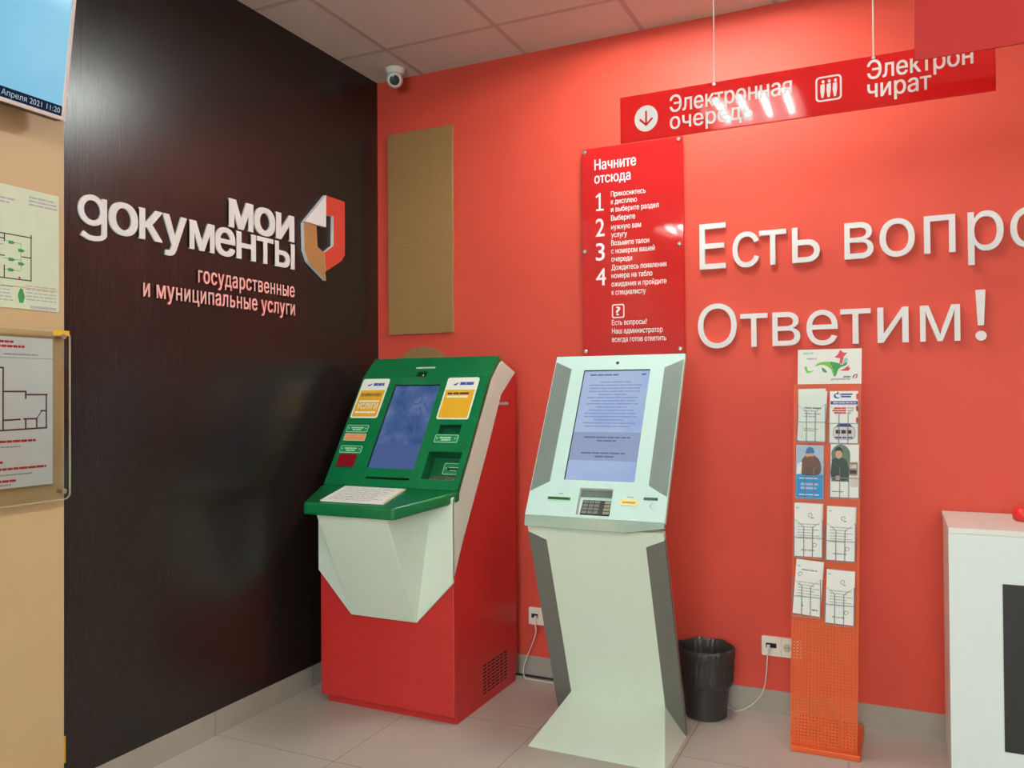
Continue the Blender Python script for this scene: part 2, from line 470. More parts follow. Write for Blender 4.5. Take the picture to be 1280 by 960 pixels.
# ------------------------------------------------------------------ ceiling lamps
TUBE = emitter('tube_light', TUBE_COLOR, TUBE_STRENGTH)
TRAY = mat('lamp_tray', srgb(240, 240, 236), 0.35)
def ceiling_lamp(c):
    cx, cy = (c[0] + c[1]) / 2, (c[2] + c[3]) / 2
    r = thing('ceiling_light', (cx, cy, H), 'square recessed ceiling light with four tubes', 'ceiling light', 'recessed lamps in the ceiling grid')
    FC = Fr((cx, cy, H), (1, 0, 0), (0, -1, 0))       # w points down
    g = G(); a = 0.286
    g.rect(FC, -a, a, -a, a, -0.075)
    for p, q in (((-a, -a), (a, -a)), ((a, -a), (a, a)), ((a, a), (-a, a)), ((-a, a), (-a, -a))):
        g.add([FC(*p, 0), FC(*q, 0), FC(*q, -0.075), FC(*p, -0.075)], [(0, 1, 2, 3)])
    O('reflector_tray', g, TRAY, r)
    g = G(); g.frame(FC, -0.298, 0.298, -0.298, 0.298, 0.014, -0.01, 0.002); O('lamp_frame', g, WHITE, r)
    for k in range(4):
        x = -0.195 + 0.13 * k
        g = G(); g.tube([(cx + x, cy - 0.27, H + 0.045), (cx + x, cy + 0.27, H + 0.045)], 0.013, 12)
        O('tube', g, TUBE, r, smooth=True)
    return r
def copy_tree(o, par=None):
    c = o.copy(); COL.objects.link(c)
    if par: c.parent = par
    for ch in [x for x in o.children]: copy_tree(ch, c)
    return c
proto = ceiling_lamp(lampcells[0])
for c in lampcells[1:]:
    q = copy_tree(proto); q.location = ((c[0] + c[1]) / 2, (c[2] + c[3]) / 2, H); WL[q.name] = q.location.copy()

# ================================================================== GREEN AND RED PAYMENT TERMINAL
atm = thing('payment_terminal', (0.505, -0.38, 0), 'red and white payment terminal with a green slanted face, by the dark wall', 'terminal')
FX = Fr((0, 0, 0), (0, 1, 0), (0, 0, 1))              # side profiles: u = y, v = z, w = x
XL, XR = 0.155, 0.857
g = G()
g.prism(FX, [(-0.70, 0.035), (-0.70, 0.60), (-0.60, 0.78), (-0.385, 1.12), (-0.225, 1.40), (-0.105, 1.492), (-0.07, 1.492), (-0.07, 0.035)], XL + 0.003, XR - 0.004)
body = O('cabinet_body', g, ATM_RED, atm, bevel=0.004)
g = G(); g.box(XL + 0.025, XR - 0.004, -0.676, -0.09, 0.0, 0.036); O('plinth', g, ATM_RED, atm)
# vent slots on the right side
g = G()
for i in range(6):
    for j in range(9):
        y = -0.435 + i * 0.043; z = 0.045 + j * 0.0155
        g.fbox(FX, y, y + 0.033, z, z + 0.0065, XR - 0.005, XR - 0.0034)
O('vent_grille', g, DARK_SLOT, atm)
# white shell: front shield and both side wings
g = G(); g.prism(FBACK, [(XL, 0.603), (0.336, 0.418), (0.677, 0.418), (XR, 0.603), (XR, 0.96), (XL, 0.96)], 0.700, 0.713)
O('front_shield', g, KIOSK_WHITE, atm, bevel=0.003)
wing = [(-0.225, 1.556), (-0.078, 1.503), (-0.236, 1.394), (-0.40, 1.116), (-0.61, 0.786), (-0.7125, 0.604), (-0.7125, 0.96), (-0.655, 0.985), (-0.565, 1.13), (-0.372, 1.44), (-0.318, 1.492)]
for (a, b) in ((XR - 0.03, XR), (XL, XL + 0.03)):
    g = G(); g.prism(FX, wing, a, b); O('side_wing', g, KIOSK_WHITE, atm, bevel=0.003)
g = G()
A, B, C, D = (0.325, -0.945, 0.905), (0.678, -0.945, 0.905), (0.678, -0.7132, 0.418), (0.336, -0.7132, 0.418)
E_, F_ = (0.75, -0.7132, 0.905), (0.255, -0.7132, 0.905)
g.add([A, B, C, D, E_, F_], [(0, 3, 2, 1), (1, 2, 4), (0, 5, 3), (0, 1, 4, 5), (5, 4, 2, 3)])
O('front_funnel', g, KIOSK_WHITE, atm, bevel=0.004)
# green fascia
FA = Fr((0.0, -0.36, 1.48), (1, 0, 0), (0, 0.313, 0.496))      # main face, v up the slope, w out
FV = Fr((0.0, -0.36, 1.48), (1, 0, 0), (0, 0.107, 0.098))      # visor above the bend
LF = 0.583
g = G()
holed(g, FA, XL, XR, -LF, 0, [
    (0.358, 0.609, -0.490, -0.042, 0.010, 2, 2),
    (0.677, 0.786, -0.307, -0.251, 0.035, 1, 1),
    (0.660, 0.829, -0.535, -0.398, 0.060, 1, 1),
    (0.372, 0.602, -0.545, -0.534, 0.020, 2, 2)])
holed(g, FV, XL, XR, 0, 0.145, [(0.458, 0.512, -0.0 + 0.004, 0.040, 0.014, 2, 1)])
gp = [(-0.253, 1.578), (-0.36, 1.48), (-0.673, 0.984), (-0.655, 0.972), (-0.346, 1.462), (-0.243, 1.560)]
for x, flip in ((XL, 0), (XR, 1)):
    vs = [(x, y, z) for y, z in gp]; f = tuple(range(6))
    g.add(vs, [(0, 1, 4, 5) if flip else (5, 4, 1, 0), (1, 2, 3, 4) if flip else (4, 3, 2, 1)])
for i in ((5, 0), (3, 2)):
    (y0, z0), (y1, z1) = gp[i[0]], gp[i[1]]
    g.add([(XL, y0, z0), (XR, y0, z0), (XR, y1, z1), (XL, y1, z1)], [(0, 1, 2, 3)])
g.add([(XL, -0.243, 1.56), (XR, -0.243, 1.56), (XR, -0.10, 1.50), (XL, -0.10, 1.50)], [(0, 1, 2, 3)])
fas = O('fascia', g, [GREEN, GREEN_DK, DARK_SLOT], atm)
# the shelf
g = G()
top = [(XL - 0.003, -0.650, 0.988), (XR + 0.003, -0.650, 0.988), (XR + 0.003, -0.690, 0.982), (0.727, -0.962, 0.944), (0.275, -0.962, 0.944), (XL - 0.003, -0.690, 0.982)]
th = [0.05, 0.05, 0.046, 0.052, 0.052, 0.046]
n = 6
g.add([(x, y, z) for x, y, z in top] + [(x, y, z - t) for (x, y, z), t in zip(top, th)], [(5, 4, 3, 2, 1, 0), tuple(range(6, 12))] + [(i, (i + 1) % n, n + (i + 1) % n, n + i) for i in range(n)])
O('shelf', g, GREEN, atm, bevel=0.011, seg=3, smooth=True)
# screen with a dim blue picture
def screen_mat(name, c1, c2, c3, scale, strength):
    m = bpy.data.materials.new(name); m.use_nodes = True
    n = m.node_tree.nodes; l = m.node_tree.links; b = n['Principled BSDF']
    tc = n.new('ShaderNodeTexCoord'); nz = n.new('ShaderNodeTexNoise'); nz.inputs['Scale'].default_value = scale; nz.inputs['Detail'].default_value = 3
    rp = n.new('ShaderNodeValToRGB'); e = rp.color_ramp.elements
    e[0].position = 0.35; e[0].color = (*c1, 1); e[1].position = 0.72; e[1].color = (*c3, 1)
    k = e.new(0.5); k.color = (*c2, 1)
    l.new(tc.outputs['Object'], nz.inputs['Vector']); l.new(nz.outputs['Fac'], rp.inputs[0])
    b.inputs['Base Color'].default_value = (0.01, 0.01, 0.012, 1); b.inputs['Roughness'].default_value = 0.12
    l.new(rp.outputs[0], b.inputs['Emission Color']); b.inputs['Emission Strength'].default_value = strength
    return m
SCR1 = screen_mat('terminal_screen_picture', srgb(44, 82, 138), srgb(64, 96, 152), srgb(104, 126, 172), 9, 0.75)
SCR1B = emitter('terminal_screen_tint', srgb(86, 108, 162), 0.68)
g = G(); g.rect(FA, 0.360, 0.607, -0.488, -0.044, -0.008)
scr = O('screen', g, SCR1, atm)
g = G()
g.rect(FA, 0.362, 0.605, -0.486, -0.360, -0.0076, 0)
for (u, v, r) in ((0.41, -0.085, 0.026), (0.505, -0.12, 0.03)):
    ring_strip(g, FA, disc(u, v, r), disc(u, v, r * 0.72), -0.0078, -0.0075)
for (a, b) in (((0.42, -0.16), (0.52, -0.25)), ((0.49, -0.14), (0.45, -0.21)), ((0.53, -0.16), (0.57, -0.23)), ((0.53, -0.23), (0.55, -0.33)), ((0.55, -0.14), (0.59, -0.19))):
    d = Vector((b[0] - a[0], b[1] - a[1])); nn = Vector((-d.y, d.x)).normalized() * 0.004
    g.flat(FA, [(a[0] + nn.x, a[1] + nn.y), (b[0] + nn.x, b[1] + nn.y), (b[0] - nn.x, b[1] - nn.y), (a[0] - nn.x, a[1] - nn.y)], -0.0075)
O('screen_picture', g, SCR1B, scr)
# camera window and name strip on the visor
g = G(); g.flat(FV, rr(0.432, 0.540, 0.062, 0.074, 0.003), 0.0008); O('name_strip', g, INK, atm)
g = G(); g.lathe(FV(0.484, 0.022, -0.013), [(0.011, 0), (0.011, 0.006), (0.007, 0.010), (0.0, 0.0105)], 20, axis=FV(0, 0, 1) - FV(0, 0, 0))
O('camera_lens', g, mat('lens_maroon', (0.05, 0.012, 0.012), 0.15), atm, smooth=True)
# advertising stickers
def sticker(u0, u1, v0, v1, right):
    g = G(); g.prism(FA, rr(u0, u1, v0, v1, 0.012), 0.0006, 0.0016, 0)
    s = O('sticker', g, STICK_WHITE, atm)
    s['label'] = 'yellow sticker right of the terminal screen' if right else 'yellow sticker left of the terminal screen with the word УСЛУГИ'
    g = G(); t = 0.008; h = v1 - v0; W_ = u1 - u0
    g.rect(FA, u0 + t, u1 - t, v0 + t, v1 - 0.30 * h, 0.0019, 0)
    f = u0 + 0.22 * W_
    g.flat(FA, [(f, v1 - 0.17 * h), (f + 0.03, v1 - 0.12 * h), (f + 0.024, v1 - 0.16 * h), (f + 0.012, v1 - 0.20 * h)], 0.0019, 1)
    bars(g, FA, f + 0.036, u1 - 0.024, v1 - 0.185 * h, 0.016, 0.0019, 1, 0.95, 0.03)
    if right:
        bars(g, FA, u0 + 0.022, u1 - 0.022, v1 - 0.415 * h, 0.011, 0.0022, 2, 0.92, 0.04)
        bars(g, FA, u0 + 0.022, u1 - 0.022, v1 - 0.49 * h, 0.010, 0.0022, 3, 0.95, 0.04)
    else:
        text(g, FA, 'ВНИМАНИЕ!', u0 + 0.02, u1 - 0.02, v1 - 0.455 * h, 0.018, w0=0.0022, bold=0.02, mi=2)
        bars(g, FA, u0 + 0.02, u1 - 0.02, v1 - 0.60 * h, 0.009, 0.0022, 3, 0.95, 0.03)
        text(g, FA, 'УСЛУГИ', u0 + 0.02, u1 - 0.02, v1 - 0.775 * h, 0.032, ref='Н', w0=0.0022, bold=0.01, mi=3)
        bars(g, FA, u0 + 0.02, u1 - 0.02, v1 - 0.88 * h, 0.010, 0.0022, 3, 0.95, 0.04)
    O('sticker_print', g, [YELLOW, INK_BLUE, INK_DK, STICK_WHITE], s)
sticker(0.152 + 0.012, 0.320, -0.229, -0.006, False)
sticker(0.644, 0.811, -0.232, -0.006, True)
# little framed captions
def caption(u0, u1, v0, v1, w_=0.0006, F=FA):
    g = G(); g.prism(F, rr(u0, u1, v0, v1, 0.005, 3), w_, w_ + 0.001, 0)
    c = O('caption_plate', g, LABEL_LINE, atm)
    g = G(); g.flat(F, rr(u0 + 0.003, u1 - 0.003, v0 + 0.003, v1 - 0.003, 0.004, 3), w_ + 0.0014, 0)
    m = (v0 + v1) / 2
    bars(g, F, u0 + 0.026, u1 - 0.026, m + 0.001, 0.007, w_ + 0.0018, 1, 0.95, 0.03)
    bars(g, F, u0 + 0.036, u1 - 0.036, m - 0.010, 0.007, w_ + 0.0018, 1, 0.95, 0.03)
    for u in (u0 + 0.013, u1 - 0.013):
        g.flat(F, [(u - 0.004, m + 0.005), (u + 0.004, m + 0.005), (u, m - 0.006)], w_ + 0.0018, 1)
    O('caption_print', g, [LABEL_GREEN, LABEL_LINE], c)
caption(0.170, 0.292, -0.307, -0.268)
caption(0.175, 0.297, -0.417, -0.379)
caption(0.669, 0.788, -0.352, -0.312)
g = G(); g.prism(FA, rr(0.172, 0.295, -0.353, -0.314, 0.005, 3), 0.0006, 0.0016)
o = O('orange_label', g, LABEL_LINE, atm)
g = G(); g.flat(FA, rr(0.175, 0.292, -0.350, -0.317, 0.004, 3), 0.002, 0); O('label_fill', g, LABEL_ORANGE, o)
g = G(); g.fbox(FA, 0.668, 0.790, -0.262, -0.252, 0.0, 0.004); O('ticket_slot_hood', g, GREEN, atm)
g = G(); g.prism(FA, rr(0.186, 0.284, -0.490, -0.425, 0.008, 4), 0.0006, 0.006)
o = O('scanner_window', g, mat('scanner_red', (0.22, 0.006, 0.012), 0.10), atm, bevel=0.002)
# card slot and keypad inside the recess
FRc = Fr((0.0, *(FA(0, -0.398, -0.052)[1:])), (1, 0, 0), FA(0, 1, 0) - FA(0, 0, 0))
caption(0.722, 0.826, -0.480, -0.424, -0.058)
g = G(); g.fbox(FA, 0.745, 0.805, -0.458, -0.450, -0.058, -0.053); O('card_slot', g, DARK_SLOT, atm)
FK = Fr(FA(0.745, -0.513, -0.024), (1, 0, 0), Vector((0, 0.9, 0.25)))
g = G(); g.fbox(FK, -0.055, 0.07, -0.022, 0.022, -0.01, -0.002)
kp = O('keypad', g, mat('keypad_metal', srgb(150, 140, 125), 0.4, metal=0.3), atm)
for i in range(4):
    for j in range(3):
        g = G(); g.fbox(FK, -0.05 + i * 0.029, -0.028 + i * 0.029, -0.018 + j * 0.0125, -0.009 + j * 0.0125, -0.002, 0.002); O('key', g, STEEL, kp)
# small white print on the red side
g = G(); bars(g, FX, -0.29, -0.155, 1.345, 0.014, XR - 0.0034, 0, 0.95, 0.05); O('side_print', g, INK, atm)

# paper notice on the shelf
SL = Vector((0, -0.287, -0.0405))
FSH = Fr((0.5, -0.673, 0.986), (1, 0, 0), -SL)
g = G(); q = [(-0.205, -0.022), (0.115, -0.022), (0.160, -0.262), (-0.160, -0.262)]
g.prism(FSH, q, 0.0008, 0.005, 0)
nt = O('paper_notice', g, PAPER); tag(nt, 'white printed sheet lying on the green shelf of the corner terminal', 'paper notice')
g = G()
for k in range(9):
    v = -0.05 - k * 0.023; sh = (-0.022 - v) / 0.24 * 0.045
    bars(g, FSH, -0.18 + sh, 0.09 + sh + random.uniform(-0.06, 0.0), v, 0.006, 0.0054, 0, 0.8, 0.03)
O('notice_print', g, INK, nt)
g = G(); g.prism(FSH, [(0.108, -0.023), (0.115, -0.023), (0.160, -0.261), (0.153, -0.261)], 0.0052, 0.0056); O('yellow_edge', g, mat('edge_yellow', srgb(214, 196, 110), 0.6), nt)

# ================================================================== WHITE TOUCH-SCREEN KIOSK
KC = 1.486
ks = thing('queue_kiosk', (KC, -0.55, 0), 'white touch screen kiosk with grey side strips, standing before the red instruction sign', 'kiosk')
FKC = Fr((KC, -0.402, 0.0), (1, 0, 0), (0, -0.377, 1.0))       # front plane of the leaning column
VS = math.sqrt(1 + 0.377 ** 2)
hz = lambda z: z * VS
g = G(); g.prism(FKC, [(-0.277, 0.0), (0.277, 0.0), (0.277, hz(0.875)), (-0.277, hz(0.875))], -0.024, 0.0)
g.fbox(FKC, -0.235, 0.235, 0.03, hz(0.87), -0.10, -0.024)
O('column', g, KIOSK_WHITE, ks, bevel=0.002)
for s in (-1, 1):
    g = G(); g.prism(FKC, [(s * 0.2775, hz(0.004)), (s * 0.2775, hz(0.848)), (s * 0.203, hz(0.816)), (s * 0.203, hz(0.11))], -0.018, 0.0016)
    O('column_strip', g, GREY_METAL, ks)
g = G()
P = [(KC - 0.277, -0.745, 0.0), (KC + 0.277, -0.745, 0.0), (KC + 0.202, -0.452, 0.132), (KC - 0.202, -0.452, 0.132), (KC - 0.277, -0.405, 0.0), (KC + 0.277, -0.405, 0.0)]
g.add(P, [(0, 1, 2, 3), (1, 5, 2), (0, 3, 4), (3, 2, 5, 4), (0, 4, 5, 1)])
O('foot', g, KIOSK_WHITE, ks, bevel=0.0015)
FH = Fr((KC, -0.74, 0.917), (1, 0, 0), (0, 0.355, 0.641))
LH = 0.733
g = G()
holed(g, FH, -0.283, 0.283, 0.0, LH, [(-0.145, 0.145, 0.156, 0.662, 0.008, 1, 1), (-0.070, 0.066, 0.012, 0.124, 0.034, 2, 2)])
c8 = [(-0.283, 0), (0.283, 0), (0.283, LH), (-0.283, LH)]
for i in range(4):
    p, q = c8[i], c8[(i + 1) % 4]
    g.add([FH(*p, 0), FH(*p, -0.022), FH(*q, -0.022), FH(*q, 0)], [(0, 1, 2, 3)])
g.rect(FH, 0.283, -0.283, 0, LH, -0.022); 
KW2 = mat('kiosk_head_white', srgb(202, 230, 222), 0.3, var=0.01)  # mint white: part of the tint is cool daylight painted into the head
hd = O('head', g, [KW2, DARK_SLOT, mat('keypad_well', srgb(214, 208, 190), 0.45)], ks)
g = G(); g.prism(FH, [(-0.24, 0.09), (0.24, 0.09), (0.21, 0.66), (-0.21, 0.66)], -0.10, -0.022); O('head_housing', g, GREY_METAL, ks, bevel=0.004)
for s in (-1, 1):
    g = G(); g.prism(FH, [(s * 0.280, 0.102), (s * 0.280, 0.705), (s * 0.204, 0.668), (s * 0.204, 0.146)], -0.01, 0.0016)
    O('head_strip', g, mat('head_grey', srgb(126, 138, 131), 0.4, metal=0.15), ks)
SCR2 = screen_mat('kiosk_screen_picture', srgb(150, 175, 218), srgb(164, 186, 222), srgb(176, 194, 224), 4, 0.9)
g = G(); g.rect(FH, -0.143, 0.143, 0.158, 0.660, -0.006)
sc2 = O('screen', g, SCR2, ks)
SCR2L = emitter('kiosk_screen_print', srgb(138, 154, 196), 0.9); SCR2B = emitter('kiosk_screen_band', srgb(152, 165, 198), 0.9); SCR2T = emitter('kiosk_screen_text', srgb(108, 118, 152), 0.85)
g = G()
g.rect(FH, -0.142, 0.142, 0.245, 0.372, -0.0055, 0); O('button_band', g, SCR2B, sc2); g = G()
bars(g, FH, -0.115, 0.01, 0.637, 0.007, -0.005, 2, 0.9, 0.03); bars(g, FH, 0.11, 0.128, 0.637, 0.008, -0.005, 2, 0.9, 0.02)
for k in range(15):
    v = 0.603 - k * 0.0148
    a = random.uniform(0.0, 0.02) if k % 4 else 0.05
    bars(g, FH, -0.115 + a, 0.118 - a, v, 0.0050, -0.005, 0, 0.94, 0.045)
for v in (0.345, 0.275):
    bars(g, FH, -0.095, 0.10, v, 0.0065, -0.005, 2, 0.9, 0.03); bars(g, FH, -0.035, 0.045, v - 0.015, 0.0065, -0.005, 2, 0.9, 0.03)
O('screen_picture', g, [SCR2L, SCR2B, SCR2T], sc2)
g = G(); g.lathe(FH(-0.001, 0.695, 0), [(0.007, 0), (0.007, 0.0012), (0.0045, 0.0016), (0, 0.0014)], 18, axis=FH(0, 0, 1) - FH(0, 0, 0)); O('camera_lens', g, BLACK, ks)
# keypad lies in the well
FW = Fr(FH(0, 0.017, -0.006), (1, 0, 0), FH(0, 1, -0.2) - FH(0, 0, 0))
g = G(); g.fbox(FW, -0.056, 0.064, 0.0, 0.066, -0.004, 0.0)
kp = O('keypad', g, mat('keypad_dark', srgb(58, 62, 60), 0.45), ks)
KEY = mat('key_grey', srgb(120, 124, 116), 0.4)
for i in range(4):
    for j in range(4):
        if i == 3:
            g = G(); g.fbox(FW, 0.036, 0.060, 0.004 + j * 0.0155, 0.015 + j * 0.0155, 0, 0.003)
            O('key', g, mat('key_tan', srgb(150, 146, 122), 0.4), kp)
        else:
            g = G(); g.fbox(FW, -0.051 + i * 0.0235, -0.032 + i * 0.0235, 0.004 + j * 0.0155, 0.015 + j * 0.0155, 0, 0.003); O('key', g, KEY, kp)
g = G(); g.fbox(FH, -0.198, -0.103, 0.069, 0.080, 0, 0.0035); o = O('card_slot', g, mat('slot_green', srgb(52, 150, 62), 0.4), ks); o['label'] = 'green card slot on the left of the keypad'
g = G(); g.fbox(FH, -0.192, -0.109, 0.0725, 0.0765, 0.0035, 0.004); O('slot_opening', g, DARK_SLOT, o)
g = G(); g.prism(FH, rr(0.100, 0.172, 0.060, 0.084, 0.006), 0.0, 0.003); o = O('ticket_outlet', g, mat('outlet_cream', srgb(244, 226, 150), 0.4), ks); o['label'] = 'cream ticket outlet right of the keypad'
g = G(); g.fbox(FH, 0.110, 0.162, 0.068, 0.075, 0.003, 0.0036); O('slot_opening', g, mat('slot_amber', srgb(190, 160, 70), 0.5), o)
g = G(); g.fbox(FH, 0.192, 0.246, 0.086, 0.096, 0, 0.003); o = O('card_slot', g, mat('slot_slate', srgb(64, 78, 92), 0.4), ks); o['label'] = 'slate card slot at the right corner of the panel'
g = G()
bars(g, FH, -0.156, -0.136, 0.093, 0.005, 0.0007, 0, 0.9, 0.02); bars(g, FH, 0.125, 0.152, 0.091, 0.005, 0.0007, 0, 0.9, 0.02)
for k in range(3): ring_strip(g, FH, disc(0.222 + k * 0.004, 0.063, 0.004 + 0.003 * k, 0.006 + 0.003 * k), disc(0.2235 + k * 0.004, 0.063, 0.003 + 0.003 * k, 0.005 + 0.003 * k), 0.0004, 0.0007)
O('panel_print', g, INK, ks)
FLP = Fr((KC, -0.740, 0.917), (1, 0, 0), (0, 0.012, 0.04))
g = G(); g.prism(FLP, [(-0.281, -0.044), (0.135, -0.046), (0.281, -0.022), (0.283, -0.001), (-0.283, -0.001)], -0.02, 0.0)
O('glass_lip', g, GLASS_LIP, ks, bevel=0.001)

# ================================================================== BROCHURE STAND
LEAN = 0.0205
FST = Fr((2.278, -0.345, 0.0), (1, 0, 0), (LEAN, 0, 1))        # the perforated panel
st = thing('brochure_stand', (2.278, -0.2, 0), 'tall narrow orange perforated brochure stand with a white picture card on top', 'brochure stand')
g = G(); g.box(2.161, 2.412, -0.362, -0.03, 0.0, 0.022); O('base_plate', g, ORANGE, st, bevel=0.003)
PWD, PHT, PIT = 0.117, 1.428, 0.0123
nu = int(2 * PWD / PIT); nv = int((PHT - 0.02) / PIT); pu = 2 * PWD / nu; pv = (PHT - 0.02) / nv
vs = []; fs = []
NS = 8
for i in range(nu):
    for j in range(nv):
        u0 = -PWD + i * pu; v0 = 0.02 + j * pv; k = len(vs); cu, cv = u0 + pu / 2, v0 + pv / 2; r = 0.0026
        sq = [(1, 0), (1, 1), (0, 1), (-1, 1), (-1, 0), (-1, -1), (0, -1), (1, -1)]
        vs += [FST(cu + a * pu / 2, cv + b * pv / 2) for a, b in sq]
        vs += [FST(cu + r * math.cos(t * PI / 4), cv + r * math.sin(t * PI / 4)) for t in range(8)]
        fs += [(k + t, k + (t + 1) % 8, k + 8 + (t + 1) % 8, k + 8 + t) for t in range(8)]
g = G(); g.add(vs, fs); pan = O('perforated_panel', g, ORANGE, st)
sm = pan.modifiers.new('thickness', 'SOLIDIFY'); sm.thickness = 0.0015; sm.offset = 0
g = G()
for u in (-PWD, PWD): g.fbox(FST, u - 0.004, u + 0.004, 0.02, PHT, -0.012, 0.0012)
O('panel_flange', g, ORANGE, st)
g = G(); g.tube([FST(-0.06, 0.01, -0.06), FST(-0.06, 1.2, -0.003)], 0.006); g.tube([FST(0.06, 0.01, -0.06), FST(0.06, 1.2, -0.003)], 0.006); O('back_strut', g, ORANGE, st, smooth=True)
# picture card at the head of the stand
g = G(); g.fbox(FST, -0.107, 0.122, 1.428, 1.562, 0.002, 0.006); cd = O('header_card', g, PAPER, st)
L_GREEN = mat('leaf_green', srgb(120, 190, 70), 0.6); L_DEEP = mat('leaf_deep', srgb(60, 150, 80), 0.6); F_RED = mat('flower_red', srgb(220, 70, 80), 0.6); TEAL = mat('curl_teal', srgb(150, 200, 190), 0.6)
FCD = Fr(FST(-0.107, 1.428, 0.0066), (1, 0, 0), (LEAN, 0, 1))
cx = lambda X_, Y_: ((X_ - 155) / 1010 * 0.229, 0.134 - (Y_ - 155) / 540 * 0.134)
g = G()
def cpoly(pts, mi, w_=0.0): g.flat(FCD, csm([cx(*p) for p in pts]) if mi in (0, 1, 3) else [cx(*p) for p in pts], w_, mi)
cpoly([(430, 420), (480, 372), (560, 350), (680, 352), (800, 375), (830, 420), (800, 470), (770, 560), (735, 580), (715, 530), (690, 470), (620, 415), (530, 395)], 0)
cpoly([(680, 352), (800, 375), (860, 400), (940, 360), (920, 410), (830, 445), (790, 500), (770, 560), (740, 575), (735, 500), (700, 420)], 1, 0.0002)
cpoly([(260, 430), (300, 420), (310, 470), (350, 495), (420, 480), (340, 520), (295, 510)], 0)
cpoly([(540, 440), (600, 470), (620, 520), (560, 500)], 1)
cpoly([(830, 170), (880, 215), (945, 215), (890, 270), (865, 390), (820, 380), (830, 300), (740, 285), (795, 240)], 2)
cpoly([(975, 405), (960, 445), (995, 450), (965, 495), (900, 495), (820, 490), (900, 460)], 2)
cpoly([(900, 300), (950, 310), (930, 370), (880, 400)], 3)
bars(g, FCD, *[cx(240, 0)[0], cx(420, 0)[0]], cx(0, 230)[1], 0.008, 0, 4, 0.9, 0.02); bars(g, FCD, cx(300, 0)[0], cx(460, 0)[0], cx(0, 310)[1], 0.005, 0, 5, 0.9, 0.02)
text(g, FCD, 'мои', cx(885, 0)[0], cx(990, 0)[0], cx(0, 600)[1], 0.0065, ref='о', bold=0.03, mi=6)
text(g, FCD, 'документы', cx(690, 0)[0], cx(990, 0)[0], cx(0, 635)[1], 0.0065, ref='о', mi=6)
cpoly([(1025, 590), (1060, 545), (1068, 560), (1040, 600), (1055, 620), (1040, 615)], 6); cpoly([(1065, 545), (1105, 545), (1100, 600), (1065, 620), (1085, 570)], 2)
O('card_picture', g, [L_GREEN, L_DEEP, F_RED, TEAL, LABEL_LINE, INK, INK_DK], cd)
# wire pockets, two columns of four
POCK = [(2.247, 1.205), (2.364, 1.201), (2.239, 0.985), (2.3645, 0.994), (2.2325, 0.759), (2.348, 0.753), (2.2225, 0.530), (2.3415, 0.510)]
def on_panel(x, z): return x - 2.278 - LEAN * z, z
WIRE = mat('wire_steel', srgb(140, 144, 152), 0.35, metal=0.5)
for (x, z) in POCK:
    u, v = on_panel(x, z); v -= 0.002
    g = G(); a, wf, r = 0.052, 0.022, 0.0015
    for s in (-1, 1):
        g.tube([FST(u + s * a, v, wf), FST(u + s * a, v + 0.148, wf), FST(u + s * 0.016, v + 0.118, wf), FST(u + s * 0.016, v, wf), FST(u + s * 0.016, v - 0.002, 0.0)], r, 6)
        g.tube([FST(u + s * a, v + 0.002, wf), FST(u + s * a, v - 0.002, 0.0)], r, 6)
    g.tube([FST(u - a - 0.002, v + 0.095, 0.0), FST(u - a - 0.002, v + 0.078, wf + 0.002), FST(u + a + 0.002, v + 0.078, wf + 0.002), FST(u + a + 0.002, v + 0.095, 0.0)], r, 6)
    g.tube([FST(u - a, v, wf), FST(u + a, v, wf)], r, 6)
    O('wire_pocket', g, WIRE, st)

